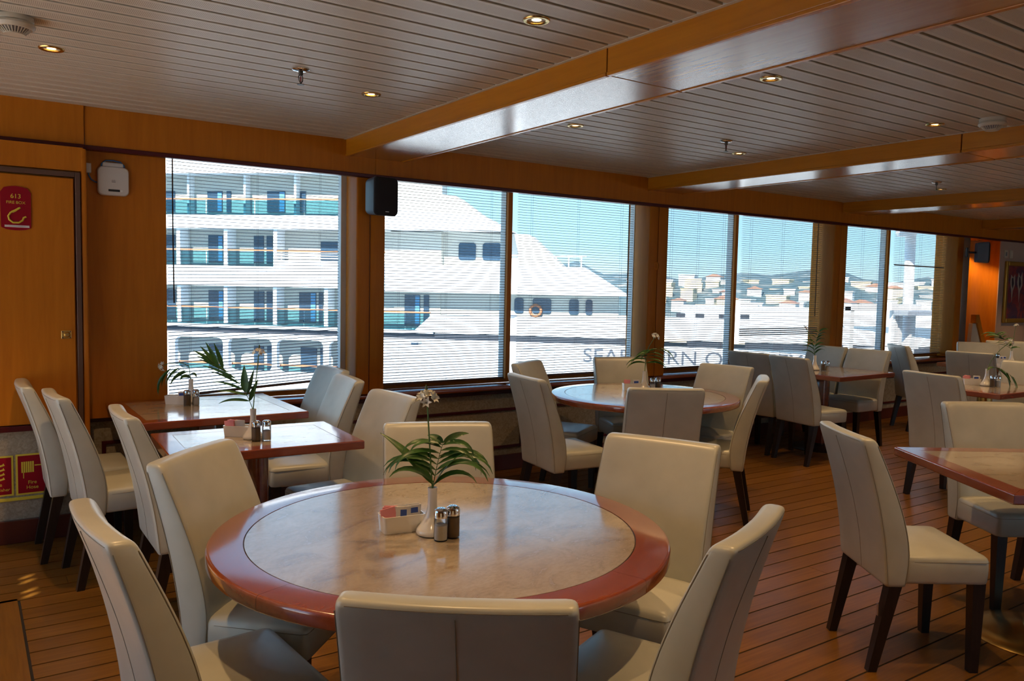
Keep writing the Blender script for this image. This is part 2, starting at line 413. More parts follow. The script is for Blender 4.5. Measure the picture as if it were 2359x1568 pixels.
# framed panels in the lower wall
pans = [(0.68, 1.62), (1.72, 2.55), (2.64, 3.80), (3.90, 5.10), (5.30, 6.50), (6.60, 7.85), (8.08, 8.95), (9.05, 9.75), (9.85, 10.60)]
for a, b in pans:
    t_ = 0.022; m = MB(); ya, yb = YW - 0.013, YW + 0.006
    m.rbox(a, b, ya, yb, 0.486, 0.486 + t_, 0.004).rbox(a, b, ya, yb, 0.18, 0.18 + t_, 0.004)
    m.rbox(a, a + t_, ya + .0004, yb, 0.18, 0.486 + t_, 0.004).rbox(b - t_, b, ya + .0004, yb, 0.18, 0.486 + t_, 0.004).obj('panel_moulding', 'red_trim', wa)
bb = MB().rbox(0.60, 10.80, YW - 0.02, YW + 0.005, 0.0, 0.125, 0.004).obj('baseboard_back', 'baseboard_red')
tag(bb, 'dark red baseboard under the windows', 'baseboard', kind='structure')

# ---- the fire box corner at the far left
wl = empty('wall_fire_box', 'wood wall section holding the fire box door, papered below', 'wall', kind='structure')
MB().box(-2.0, 0.583, 5.235, 5.70, 0.66, 2.23).obj('wall_core', 'wall_wood', wl)
MB().rbox(-2.0, 0.583, 5.205, 5.235, 2.095, 2.23, 0.002).obj('head_panel', 'wall_wood', wl)
MB().rbox(0.570, 0.600, 5.20, 5.34, 0.0, 2.225, 0.010, 3).obj('corner_post', 'wall_wood', wl, True)
MB().box(-2.0, 0.570, 5.225, 5.70, 0, 0.66).obj('papered_wall', 'wallpaper', wl)
MB().rbox(-2.0, 0.570, 5.195, 5.235, 0.632, 0.664, 0.004).obj('rail_moulding', 'red_trim', wl)
bb = MB().rbox(-2.0, 0.600, 5.20, 5.23, 0, 0.13, 0.004).obj('baseboard_left', 'baseboard_red')
tag(bb, 'dark red baseboard below the fire signs', 'baseboard', kind='structure')
dr = empty('door_1', 'wooden fire box door with a brass latch and bronze frame', 'door', kind='structure')
MB().rbox(-0.30, 0.532, 5.205, 5.232, 0.668, 2.052, 0.003).obj('door_leaf', 'wall_wood', dr)
m = MB().rbox(0.540, 0.566, 5.195, 5.238, 0.662, 2.088, 0.003).rbox(-0.33, 0.540, 5.1955, 5.238, 2.060, 2.088, 0.003); m.obj('door_frame', 'bronze_frame', dr)
la = MB().rbox(0.459, 0.511, 5.2005, 5.206, 1.146, 1.192, 0.002).obj('latch_plate', 'brass', dr)
MB().lathe([(0.0, 0.010), (0.010, 0.010), (0.0155, 0.004), (0.0165, 0.0)], 20).obj('latch_ring', 'brass', la, True)
la.children[0].rotation_euler = (PI / 2, 0, 0); la.children[0].location = (0.489, 5.2006, 1.169)
for dx in (0.466, 0.504):
    for dz in (1.152, 1.186):
        k = MB().lathe([(0, 0.002), (0.004, 0.0015), (0.0045, 0)], 10).obj('screw', 'bronze_frame', la, True); k.rotation_euler = (PI / 2, 0, 0); k.location = (dx, 5.2006, dz)

# ---- posts between the windows
def post(x0, x1, lab, steel=False):
    p = empty('pillar', lab, 'post', kind='structure'); xm = x0 + (x1 - x0) * 0.48
    MB().rbox(x0, xm - 0.0015, 5.300, 5.50, 0.70, 2.330, 0.012, 3).obj('post_board', 'wall_wood', p, True)
    MB().rbox(xm + 0.0015, x1, 5.303, 5.50, 0.70, 2.330, 0.004).obj('post_board', 'steel' if steel else 'wall_wood', p, True)
    MB().box(x0 + 0.02, x1 - 0.02, 5.5, 5.60, 0.66, 2.331).obj('post_core', 'wall_wood', p)
    MB().box(x0 + 0.01, x1 - 0.01, 5.3085, 5.32, 0.70, 2.330).obj('joint_strip', 'red_trim', p)
    return p
post(2.292, 2.508, 'wood post carrying the black loudspeaker between the left windows')
P2 = post(5.100, 5.330, 'wood post behind the flower vase of the far round table')
post(7.860, 8.090, 'wood post between the two far windows')
post(10.47, 10.78, 'last wood post with a steel strip beside the far loudspeaker', True)
# round wear mark / boss on the second post
k = MB().lathe([(0.012, 0), (0.024, 0.004), (0.036, 0.003), (0.04, 0)], 24).obj('boss', 'wall_wood', P2, True); k.rotation_euler = (PI / 2, 0, 0); k.location = (5.19, 5.3025, 1.705)

# ---- sills
for i, (a, b) in enumerate(((1.048, 2.40), (2.40, 5.215), (5.215, 7.975), (7.975, 10.62))):
    s_ = MB().rbox(a + .0005, b - .0005, 5.315, 5.60, 0.662, 0.698, 0.012, 3).obj('trim_%d' % (i + 2), 'cherry', None, True)
    tag(s_, ('polished wood window sill behind the leftmost table', 'polished wood window sill under the white ship hull lettering', 'polished wood sill under the third window', 'polished wood sill under the farthest window')[i], 'window sill', kind='structure')

# ---- windows
def window(idx, x0, x1, mull, lab):
    wn = empty('window_%d' % idx, lab, 'window', kind='structure')
    ya, yb = 5.51, 5.57
    MB().rbox(x0, x0 + 0.03, ya, yb, 0.70, 2.330, 0.003).obj('jamb', 'alu_white', wn)
    MB().rbox(x1 - 0.045, x1, ya, yb, 0.70, 2.330, 0.003).obj('jamb', 'alu_white', wn)
    MB().rbox(x0 + 0.03, x1 - 0.045, ya + .001, yb, 2.297, 2.330, 0.003).obj('head_rail', 'alu_white', wn)
    MB().rbox(x0 + 0.03, x1 - 0.045, ya + .001, yb, 0.70, 0.735, 0.003).obj('bottom_frame', 'wall_wood', wn)
    xs_ = [x0 + 0.03] + ([mull - 0.026, mull + 0.026] if mull else []) + [x1 - 0.045]
    if mull:
        mu = MB().rbox(mull - 0.026, mull + 0.026, ya - 0.015, yb, 0.735, 2.297, 0.004).obj('mullion', 'alu_white', wn)
        MB().rbox(mull - 0.020, mull + 0.022, ya - 0.045, ya - 0.016, 0.735, 2.297, 0.003).obj('mullion_cover', 'wall_wood', wn)
    for a, b in zip(xs_[::2], xs_[1::2]):
        MB().box(a, b, 5.538, 5.542, 0.735, 2.297).obj('pane', 'window_glass', wn)
    return wn
window(1, 1.040, 2.305, None, 'single pane window nearest the fire box door')
window(2, 2.495, 5.150, 3.70, 'two pane window beside the black loudspeaker')
window(3, 5.310, 7.930, 6.46, 'two pane window showing the hillside town')
window(4, 8.070, 10.560, 9.19, 'two pane window at the far end beside the last post')

# ---- right end: recess, far wall
re_ = empty('wall_right', 'far end wall with a wood lined recess and a pale panel', 'wall', kind='structure')
MB().box(10.78, 11.62, 5.60, 5.66, 0, 2.5).obj('recess_back', 'wall_wood', re_)
m = MB(); m.lathe([(0.24, 0.0), (0.24, 2.30)], 10, (11.325, 5.36, 0), arc=(0, PI / 2)); m.obj('recess_curve', 'wall_wood', re_, True)
MB().box(10.76, 10.79, 5.50, 5.66, 0, 2.5).obj('recess_side', 'wall_wood', re_)
MB().rbox(11.56, 11.60, 5.30, 5.60, 0, 2.236, 0.004).obj('recess_side', 'wall_wood', re_)
MB().box(10.7, 11.62, 5.31, 5.62, 2.2365, 2.30).obj('recess_top', 'wall_wood', re_)
for a, b in ((11.562, 12.36), (12.364, 13.2), (13.204, 13.9)):
    MB().rbox(a, b, 5.290, 5.40, 0.13, 2.236, 0.002).obj('wall_panel', 'recess_wall', re_)
MB().box(13.9, 14.05, -6, 6.05, 0, 2.6).obj('end_wall', 'recess_wall', re_)
bb = MB().rbox(11.56, 13.9, 5.275, 5.30, 0, 0.13, 0.003).obj('baseboard_right', 'baseboard_red')
tag(bb, 'dark red baseboard below the framed painting', 'baseboard', kind='structure')

# ---- parts of the room behind the camera: glazed left end and near side
lw = empty('wall_left', 'end wall of the room beyond the left edge with glazed deck doors', 'wall', kind='structure')
XG = -1.9
MB().box(XG - 0.1, XG, -6, 1.6, 0, 2.6).obj('wall_panel', 'wall_wood', lw)
MB().box(XG - 0.1, XG, 1.6, 5.9, 0, 0.12).obj('threshold', 'wall_wood', lw)
for a, b, c, d in ((1.6, 5.9, 2.08, 2.18), (1.6, 5.9, 2.335, 2.6), (1.6, 2.72, 2.18, 2.335), (3.14, 5.9, 2.18, 2.335)):  # opening left high up, shaped to pass a sun patch to the floor
    MB().box(XG - 0.1, XG, a, b, c, d).obj('lintel', 'wall_wood', lw)
for i in range(6):                    # unseen slats, added to break the sun patch into streaks
    yy = 2.74 + i * 0.07; MB().box(XG - 0.06, XG - 0.03, yy, yy + 0.022 + (0.03 if i == 2 else 0), 2.18, 2.335).obj('sun_streak_slat', 'wall_wood', lw)
MB().box(-12.0, XG - 0.1, -12.0, 9.0, -0.25, -0.05).box(XG - 0.1, 16.0, -14.0, -6.1, -0.25, -0.05).obj('outer_deck', 'bounce_deck', lw)  # unseen pale surface, added to bounce sunlight into the room
for yy in (1.65, 2.7, 3.75, 4.8, 5.85):
    MB().box(XG - 0.1, XG, yy - 0.05, yy + 0.05, 0.12, 2.08).obj('upright', 'wall_wood', lw)
fw_ = empty('wall_front', 'panelled wall on the opposite side of the room', 'wall', kind='structure')
MB().box(-2.1, 3.4, -6.1, -6.0, 0, 2.6).obj('wall_panel', 'wall_wood', fw_)
MB().box(3.4, 14.05, -6.1, -6.0, 0, 0.7).obj('parapet', 'wall_wood', fw_); MB().box(3.4, 14.05, -6.1, -6.0, 2.24, 2.6).obj('lintel', 'wall_wood', fw_)
for xx in (5.5, 7.6, 9.7, 11.8): MB().box(xx - 0.14, xx + 0.14, -6.1, -6.0, 0.7, 2.24).obj('upright', 'wall_wood', fw_)
portal((8.7, -6.0, 1.47), (PI / 2, 0, 0), 10.6, 1.54)
portal((-1.92, 3.75, 1.1), (0, -PI / 2, 0), 1.96, 4.2)
for a, b in ((1.06, 2.29), (2.51, 5.10), (5.33, 7.86), (8.09, 10.47)):
    portal(((a + b) / 2, 5.58, 1.47), (-PI / 2, 0, 0), b - a, 1.5)

# ================================================================== CHAIRS
def rrect(x0, x1, y0, y1, r, n=4):
    out = []
    for cx, cy, a0 in ((x1 - r, y1 - r, 0), (x0 + r, y1 - r, PI / 2), (x0 + r, y0 + r, PI), (x1 - r, y0 + r, 1.5 * PI)):
        for i in range(n + 1):
            a = a0 + PI / 2 * i / n; out.append((cx + r * math.cos(a), cy + r * math.sin(a)))
    return out
def lerp_tab(tab, z):                     # smooth cubic through the table
    n = len(tab); k = 0
    while k < n - 2 and z > tab[k + 1][0]: k += 1
    (x0, y0), (x1, y1) = tab[k], tab[k + 1]; h = x1 - x0; t_ = min(1, max(0, (z - x0) / h))
    def sl(i):
        a, b = max(0, i - 1), min(n - 1, i + 1); return (tab[b][1] - tab[a][1]) / (tab[b][0] - tab[a][0])
    m0, m1 = sl(k) * h, sl(k + 1) * h
    return (2 * t_ ** 3 - 3 * t_ ** 2 + 1) * y0 + (t_ ** 3 - 2 * t_ ** 2 + t_) * m0 + (3 * t_ ** 2 - 2 * t_ ** 3) * y1 + (t_ ** 3 - t_ ** 2) * m1
Y_OUT = [(0.34, -0.196), (0.50, -0.214), (0.66, -0.244), (0.80, -0.282), (0.935, -0.325)]
Y_IN = [(0.34, -0.118), (0.47, -0.106), (0.60, -0.128), (0.74, -0.176), (0.935, -0.262)]
HT = 0.935
def backrest_pt(x, z, side):          # a point on the outer (-1) / inner (+1) face
    bow = 0.016 * (1 - (x / 0.22) ** 2) * max(0, (z - 0.5) / 0.43)
    return (x, (lerp_tab(Y_OUT, z) if side < 0 else lerp_tab(Y_IN, z)) - bow, z)
def loft(rings, m=None):
    m = m or MB(); n = len(rings[0]); vs = [p for r in rings for p in r]; fs = []
    for i in range(len(rings) - 1):
        for k in range(n): fs.append((i * n + k, i * n + (k + 1) % n, (i + 1) * n + (k + 1) % n, (i + 1) * n + k))
    fs += [tuple(range(n))[::-1], tuple((len(rings) - 1) * n + k for k in range(n))]
    return m.add(vs, fs)
def make_backrest():
    rings = []
    zs = [(0.348, 0.010), (0.352, 0.003), (0.362, 0)] + [(0.36 + 0.54 * i / 14, 0) for i in range(1, 15)] + [(0.918, 0.0012), (0.926, 0.0035), (0.9315, 0.0075), (0.9345, 0.013), (0.9353, 0.018)]
    for z, ins in zs:
        yo, yi = lerp_tab(Y_OUT, z), lerp_tab(Y_IN, z); ymid = (yo + yi) / 2
        sc = 1 - 0.012 * max(0, (0.5 - z))  # slight taper
        hw = 0.221 - ins * 0.8
        k = ins * (0.9 if z > 0.5 else 0.6); yo2, yi2 = yo + k, yi - k
        prof = []
        nx = 9; r = min(0.014, (yi2 - yo2) * 0.4)
        base = rrect(-hw, hw, yo2, yi2, r, 3)
        # add points along the long faces so that the bow shows
        pts = []
        L = len(base)
        for i, p in enumerate(base):
            pts.append(p); q = base[(i + 1) % L]
            if abs(q[0] - p[0]) > 0.2:
                for j in range(1, nx): pts.append((p[0] + (q[0] - p[0]) * j / nx, p[1] + (q[1] - p[1]) * j / nx))
        rings.append([(x, y_ - 0.016 * (1 - min(1, (x / 0.22) ** 2)) * max(0, (z - 0.5) / 0.43), z) for x, y_ in pts])
    return loft(rings)
def make_seat():
    rings = []
    for z, ins, cr in ((0.362, 0.010, 0), (0.366, 0.003, 0), (0.376, 0, 0), (0.42, -0.002, 0), (0.455, -0.001, 0), (0.466, 0.003, 0), (0.472, 0.009, 0)):
        rings.append([(x, y_, z) for x, y_ in rrect(-0.218 + ins, 0.218 - ins, -0.125, 0.210 - ins, 0.022, 4)])
    # crowned top
    for sc, dz in ((0.90, 0.476), (0.6, 0.482), (0.25, 0.485)):
        rings.append([(x * sc, -0.125 + (y_ + 0.125) * (0.5 + sc / 2) * (1 if y_ > -0.1 else 1), dz if y_ > -0.1 else min(dz, 0.479)) for x, y_ in rrect(-0.209, 0.209, -0.125, 0.201, 0.022, 4)])
    return loft(rings)
def leg_m(x, y0, z0, x1, y1, a=0.025, b=0.017):
    return loft([[(x1 + sx * b, y1 + sy * b, 0.0) for sx, sy in ((-1, -1), (1, -1), (1, 1), (-1, 1))],
                 [(x + sx * a, y0 + sy * a, z0) for sx, sy in ((-1, -1), (1, -1), (1, 1), (-1, 1))]])
CH = {}
CH['backrest'] = make_backrest().mesh('backrest', 'leather', True, 50)
CH['seat'] = make_seat().mesh('seat', 'leather', True, 50)
CH['fl'] = leg_m(-0.186, 0.176, 0.366, -0.186, 0.178).mesh('leg', 'leg_wood'); CH['fr'] = leg_m(0.186, 0.176, 0.366, 0.186, 0.178).mesh('leg', 'leg_wood')
CH['rl'] = leg_m(-0.192, -0.158, 0.352, -0.192, -0.230).mesh('leg', 'leg_wood'); CH['rr'] = leg_m(0.192, -0.158, 0.352, 0.192, -0.230).mesh('leg', 'leg_wood')
def off(p, d): return (p[0], p[1] + d, p[2])
CH['seam'] = MB().tube([off(backrest_pt(0.0, z, -1), -0.0002) for z in [0.36 + 0.55 * i / 12 for i in range(13)]], 0.0011, 5).mesh('seam', 'stitch', True)
m = MB()
for sx in (-1, 1):
    for side in (-1, 1):
        xx = sx * 0.2205; pts = []
        for i in range(14):
            z = 0.36 + 0.55 * i / 13; p = backrest_pt(0.22, z, side); pts.append((xx, p[1] - side * 0.0075, z))
        m.tube(pts, 0.0012, 4)
m.tube([(x, backrest_pt(x, 0.922, -1)[1] + 0.002, 0.923) for x in [-0.2 + 0.4 * i / 8 for i in range(9)]], 0.0012, 4)
CH['piping'] = m.mesh('piping', 'stitch', True)
CH['seat_seam'] = MB().tube([(-0.2185, -0.09, 0.452), (-0.2205, 0.19, 0.452), (-0.212, 0.2085, 0.452), (-0.19, 0.2115, 0.452), (0.19, 0.2115, 0.452), (0.212, 0.2085, 0.452), (0.2205, 0.19, 0.452), (0.2185, -0.09, 0.452)], 0.0012, 4).mesh('seat_seam', 'stitch', True)
def chair(mx, my, phi, label, front=False, k=1.018, tag_leg=False):
    """mx, my: where the top of the backrest stands; phi: the way the chair faces, degrees from +x"""
    a = math.radians(phi); d = 0.278 if front else 0.318
    mx *= k; my *= k
    o = empty('dining_chair', label, 'chair', (mx + d * math.cos(a), my + d * math.sin(a), 0), a - PI / 2, 'cream leather dining chairs')
    bk = put('backrest', CH['backrest'], o); put('seam', CH['seam'], bk); put('piping', CH['piping'], bk)
    st = put('seat', CH['seat'], o); put('seat_seam', CH['seat_seam'], st)
    for k_ in ('fl', 'fr', 'rl', 'rr'):
        lg = put('leg', CH[k_], o)
        if tag_leg and k_ == 'rr':
            MB().rbox(0.185, 0.199, -0.2155, -0.212, 0.225, 0.275, 0.001).obj('leg_tag', 'steel', lg)
    return o
chair(0.23, 4.87, 0, 'leather chair seen edge-on at the far left by the fire signs')
chair(0.33, 4.37, 4, 'leather chair left of the square tables, back turned, second from the fire signs')
chair(0.52, 3.67, 0, 'narrow-looking leather chair at the left end of the nearer square table')
chair(0.62, 2.70, -45, 'leather chair with glowing seat corner, left rear of the near round table', True)
chair(0.225, 2.04, 4, 'leather chair at the bottom left corner with a worn top edge')
chair(0.70, 1.18, 53, 'foreground leather chair with its seamed back to the viewer, before the near round table')
chair(1.56, 1.21, 113, 'foreground leather chair at the right front of the near round table')
chair(2.12, 2.11, 205, 'leather chair right of the near round table, its front lit by daylight', True)
chair(1.56, 2.79, -113, 'leather chair behind the near round table, beyond the palm frond', True)
chair(1.78, 3.66, 184, 'leather chair at the right end of the nearer square table, above the round table rim', True)
chair(1.96, 4.93, 180, 'leather chair closest to the window glass at the right of the farther square table', True)
chair(1.85, 4.41, 174, 'leather chair with orange lit seat, right of the square tables and below the loudspeaker', True)
chair(3.42, 4.78, -60, 'leather chair at the window side left of the far round table', True)
chair(2.84, 4.03, -8, 'leather chair left of the far round table with a seam down its back')
chair(4.35, 4.82, -112, 'leather chair behind the far round table in front of the ship letters', True)
chair(3.24, 3.19, 58, 'leather chair with plain square back in front of the far round table')
chair(4.66, 4.00, 190, 'leather chair at the right rear of the far round table', True)
chair(4.24, 3.30, 128, 'leather chair in side view at the right front of the far round table')
chair(5.84, 4.77, 5, 'leather chair by the window at the left of the square table below the bent slats')
chair(5.80, 4.32, -8, 'leather chair with seamed back at the left of the square table below the bent slats')
chair(7.36, 4.99, 180, 'leather chair behind the palm vase on the square table below the bent slats', True)
chair(7.36, 4.53, 180, 'leather chair at the right of the square table below the bent slats', True)
chair(8.42, 4.83, -35, 'leather chair beside the far window sill, turned towards the farthest table', True)
chair(8.10, 3.94, 8, 'leather chair with seamed back in front of the farthest table')
chair(9.88, 4.71, 215, 'leather chair beyond the farthest table, left of its vase', True)
chair(10.6, 4.72, 210, 'leather chair farthest away, below the framed painting', True)
chair(5.62, 3.00, -8, 'leather chair with smooth blue-grey back left of the table with brass pedestal')
chair(7.45, 3.12, 182, 'pale leather chair at the right edge beyond the table with brass pedestal', True)
chair(2.94, 1.92, -34, 'leather chair with long half-lit seat left of the table at the right edge', False, 1.018, True)
chair(4.37, 2.03, -122, 'leather chair facing the viewer behind the table at the right edge', True)

# ================================================================== TABLES
TZ = 0.752
def ring_sector(m, r0, r1, z0, z1, a0, a1, n, bull):
    pr = [(r0, z1), (r1 - bull, z1)] + [(r1 - bull + bull * math.sin(t_), z1 - bull + bull * math.cos(t_)) for t_ in (0.4, 0.8, 1.2, PI / 2)] + [(r1, z0 + bull * 0.6), (r1 - bull * 0.3, z0 + bull * 0.15), (r1 - bull * 0.7, z0), (r0, z0)]
    return m.lathe(pr + [pr[0]], n, arc=(a0, a1), cap=False)
def pedestal(o, mat, r=0.055, sq=False):
    p = MB()
    if sq: p.rbox(-0.05, 0.05, -0.05, 0.05, 0.03, TZ - 0.045, 0.006)
    else: p.lathe([(0.0, 0.03), (r, 0.03), (r, TZ - 0.05), (0.0, TZ - 0.05)], 28)
    p.obj('column', mat, o, True)
    MB().lathe([(0.0, 0.052), (0.07, 0.05), (0.10, 0.042), (0.20, 0.028), (0.26, 0.016), (0.275, 0.006), (0.275, 0.0), (0, 0)], 40).obj('foot_disc', mat if mat == 'brass' else 'leg_wood', o, True)
    MB().box(-0.2, 0.2, -0.03, 0.03, TZ - 0.056, TZ - 0.043).box(-0.03, 0.03, -0.2, 0.2, TZ - 0.0555, TZ - 0.0435).obj('top_bracket', 'black_plastic', o)
def round_table(x, y_, R, Ri, label, rz):
    o = empty('round_table', label, 'table', (x, y_, 0), rz)
    MB().lathe([(0, TZ - 0.040), (Ri + 0.004, TZ - 0.040), (Ri + 0.004, TZ - 0.003), (0, TZ - 0.003)], 72).obj('tabletop_core', 'inlay_line', o)
    MB().lathe([(0, TZ - 0.0005), (Ri - 0.002, TZ - 0.0005), (Ri - 0.002, TZ - 0.003), (0, TZ - 0.003)], 96).obj('inlay', 'inlay', o, True)
    for i in range(4):
        a = i * PI / 2; ring_sector(MB(), Ri + 0.0015, R, TZ - 0.042, TZ, a + 0.0008, a + PI / 2 - 0.0008, 30, 0.010).obj('rim_segment', 'cherry', o, True)
    pedestal(o, 'cherry'); return o
def square_table(x, y_, sx, sy, rz, label, ped='cherry', band=0.085, sq=False):
    o = empty('square_table', label, 'table', (x, y_, 0), rz); hx, hy = sx / 2, sy / 2
    MB().box(-hx + 0.03, hx - 0.03, -hy + 0.03, hy - 0.03, TZ - 0.040, TZ - 0.003).obj('tabletop_core', 'inlay_line', o)
    MB().rbox(-hx + band + 0.0015, hx - band - 0.0015, -hy + band + 0.0015, hy - band - 0.0015, TZ - 0.003, TZ - 0.0004, 0.0006, 1).obj('inlay', 'inlay', o)
    for i in range(4):                                   # mitred edge boards
        L, H = (hx, hy) if i % 2 == 0 else (hy, hx); g = 0.0006
        q = [(-L + g, -H), (L - g, -H), (L - band - g, -H + band), (-L + band + g, -H + band)]
        bm = bmesh.new(); vs_ = [bm.verts.new((a, b, TZ - 0.042)) for a, b in q] + [bm.verts.new((a, b, TZ)) for a, b in q]
        for f in ((3, 2, 1, 0), (4, 5, 6, 7), (0, 1, 5, 4), (1, 2, 6, 5), (2, 3, 7, 6), (3, 0, 4, 7)): bm.faces.new([vs_[k_] for k_ in f])
        ed = [e_ for e_ in bm.edges if all(abs(q_.co.y + H) < 1e-5 for q_ in e_.verts) and abs(e_.verts[0].co.z - e_.verts[1].co.z) < 1e-5]
        bmesh.ops.bevel(bm, geom=ed, offset=0.006, segments=3, affect='EDGES', profile=0.5)
        me = bpy.data.meshes.new('edge_board'); bm.to_mesh(me); bm.free(); me.materials.append(M['cherry'])
        put('edge_board', me, o, (0, 0, 0), (0, 0, i * PI / 2))
    pedestal(o, ped, 0.055, sq); return o
T3 = (1.205, 2.112); T4 = (3.975, 4.14)
round_table(*T3, 0.685, 0.583, 'large round wood-rimmed dining table in the foreground', 0.35)
round_table(*T4, 0.66, 0.56, 'round wood-rimmed dining table farther back near the windows', 0.9)
square_table(1.17, 4.892, 0.94, 0.86, 0.0, 'square dining table against the left window with wilted flower', 'cherry', 0.085, True)
square_table(1.15, 3.83, 0.86, 0.60, math.radians(-3), 'square dining table on a thick cherry column, before the one at the left window')
square_table(6.82, 4.66, 0.92, 0.92, math.radians(2), 'square dining table beneath the blind with bent slats', 'cherry', 0.085, True)
square_table(6.96, 3.24, 0.92, 0.70, math.radians(-2), 'square dining table on a brass pedestal at the right edge', 'brass')
square_table(9.38, 4.20, 0.98, 0.92, math.radians(0), 'farthest square dining table, partly hidden behind chairs', 'cherry')
square_table(3.89, 1.53, 0.90, 0.90, math.radians(-32.6), 'square dining table cut by the right edge, corner pointing left', 'brass')

# ================================================================== TABLEWARE
VASE = MB().lathe([(0.0, 0.0), (0.040, 0.0), (0.047, 0.003), (0.0485, 0.010), (0.045, 0.018), (0.036, 0.030), (0.027, 0.044), (0.020, 0.060), (0.0155, 0.080), (0.0138, 0.100), (0.0135, 0.125), (0.0142, 0.138), (0.0148, 0.141),
                   (0.0135, 0.1415), (0.0118, 0.138), (0.011, 0.10), (0.0, 0.095)], 36).mesh('bud_vase', 'porcelain', True, 60)
SH = {}
SH['body'] = MB().lathe([(0, 0.0), (0.019, 0.0), (0.0205, 0.003), (0.0205, 0.066), (0.0195, 0.070), (0, 0.070)], 24).mesh('glass_body', 'shaker_glass', True)
SH['lid'] = MB().lathe([(0, 0.096), (0.012, 0.0955), (0.0185, 0.091), (0.0208, 0.086), (0.0208, 0.0685), (0.0, 0.0685)], 24).mesh('lid', 'chrome', True, 30)
for k_, h_, m_ in (('salt', 0.046, 'salt'), ('pepper', 0.062, 'pepper')):
    SH[k_] = MB().lathe([(0, 0.004), (0.0185, 0.004), (0.0185, h_), (0.012, h_ + 0.004), (0, h_ + 0.002)], 20).mesh(k_ + '_fill', m_, True)
m = MB()
for i in range(6):
    a = i * PI / 3; m.lathe([(0, 0.0964), (0.0013, 0.0963), (0.0014, 0.095)], 6, (0.0065 * math.cos(a), 0.0065 * math.sin(a), 0))
SH['holes'] = m.mesh('holes', 'black_plastic')
def caddy_mesh():
    m = MB(); A = rrect(-0.066, 0.066, -0.036, 0.036, 0.010, 3); Bt = rrect(-0.061, 0.061, -0.031, 0.031, 0.008, 3)
    Ai = rrect(-0.062, 0.062, -0.032, 0.032, 0.008, 3); Bi = rrect(-0.057, 0.057, -0.027, 0.027, 0.006, 3)
    n = len(A); rings = [[(x, y_, 0) for x, y_ in Bt], [(x, y_, 0.052) for x, y_ in A], [(x, y_, 0.052) for x, y_ in Ai], [(x, y_, 0.006) for x, y_ in Bi]]
    return loft(rings, m).mesh('sugar_caddy', 'porcelain', True, 50)
CADDY = caddy_mesh()
PK = MB().rbox(-0.0235, 0.0235, -0.0014, 0.0014, 0.0, 0.066, 0.0012, 1)
PKM = {k_: PK.mesh('packet', k_) for k_ in ('packet_pink', 'packet_white')}
PRINT = MB().rbox(-0.017, 0.017, -0.0017, 0.0017, 0.042, 0.058, 0.0002, 1).mesh('print', 'packet_print')
PRINT2 = MB().rbox(-0.010, 0.010, -0.0017, 0.0017, 0.036, 0.056, 0.0002, 1).mesh('print', 'packet_print')
def shaker(x, y_, kind, where):
    o = empty(kind + '_shaker', '%s shaker with chrome lid on %s' % ({'salt': 'white salt', 'pepper': 'dark pepper'}[kind], where), 'shaker', (x, y_, TZ), 0.3, 'glass salt and pepper shakers')
    put('glass_body', SH['body'], o); put(kind + '_fill', SH[kind], o); l_ = put('lid', SH['lid'], o); put('holes', SH['holes'], l_)
def caddy(x, y_, rz, where, packs):
    o = put('sugar_caddy', CADDY, None, (x, y_, TZ), (0, 0, rz)); tag(o, 'white ceramic sugar caddy on ' + where, 'caddy', 'sugar caddies')
    c, s_ = math.cos(rz), math.sin(rz)
    for k_, lx, ly, lean, fan, pr in packs:
        me = PKM['packet_pink' if k_ == 'p' else 'packet_white']
        q = put('sweetener_packet', me, None, (x + lx * c - ly * s_, y_ + lx * s_ + ly * c, TZ + 0.010), (lean, fan, rz))
        side = 'front' if ly < -0.009 else 'back' if ly > 0.009 else 'middle'
        lab = '%s %s packet at the %s of the caddy on %s' % ({'p': 'pink', 'w': 'plain white', 'b': 'blue printed', 'c': 'blue lettered'}[k_], 'sweetener' if k_ == 'p' else 'sugar', side, where)
        tag(q, lab, 'packet', 'sweetener packets in the caddies')
        if pr: put('print', PRINT if pr == 1 else PRINT2, q)
PINKS = [('p', -0.036, -0.014, -0.10, -0.18, 0), ('p', -0.034, 0.001, -0.04, -0.02, 0), ('p', -0.036, 0.014, 0.06, 0.12, 0)]
WHITES = [('c', 0.000, -0.016, -0.10, 0.05, 2), ('w', 0.004, 0.001, 0.0, -0.05, 0), ('w', 0.000, 0.015, 0.08, 0.03, 0)]
BLUES = [('b', 0.034, -0.012, -0.06, -0.04, 1), ('b', 0.036, 0.002, 0.04, 0.05, 1), ('w', 0.036, 0.016, 0.10, 0.0, 0)]
def vase(x, y_, where):
    o = put('bud_vase', VASE, None, (x, y_, TZ)); tag(o, 'white porcelain bud vase on ' + where, 'vase', 'porcelain bud vases'); return o

RY = -34.4     # heading (degrees) that turns the sprays broadside, as they stand in the photo
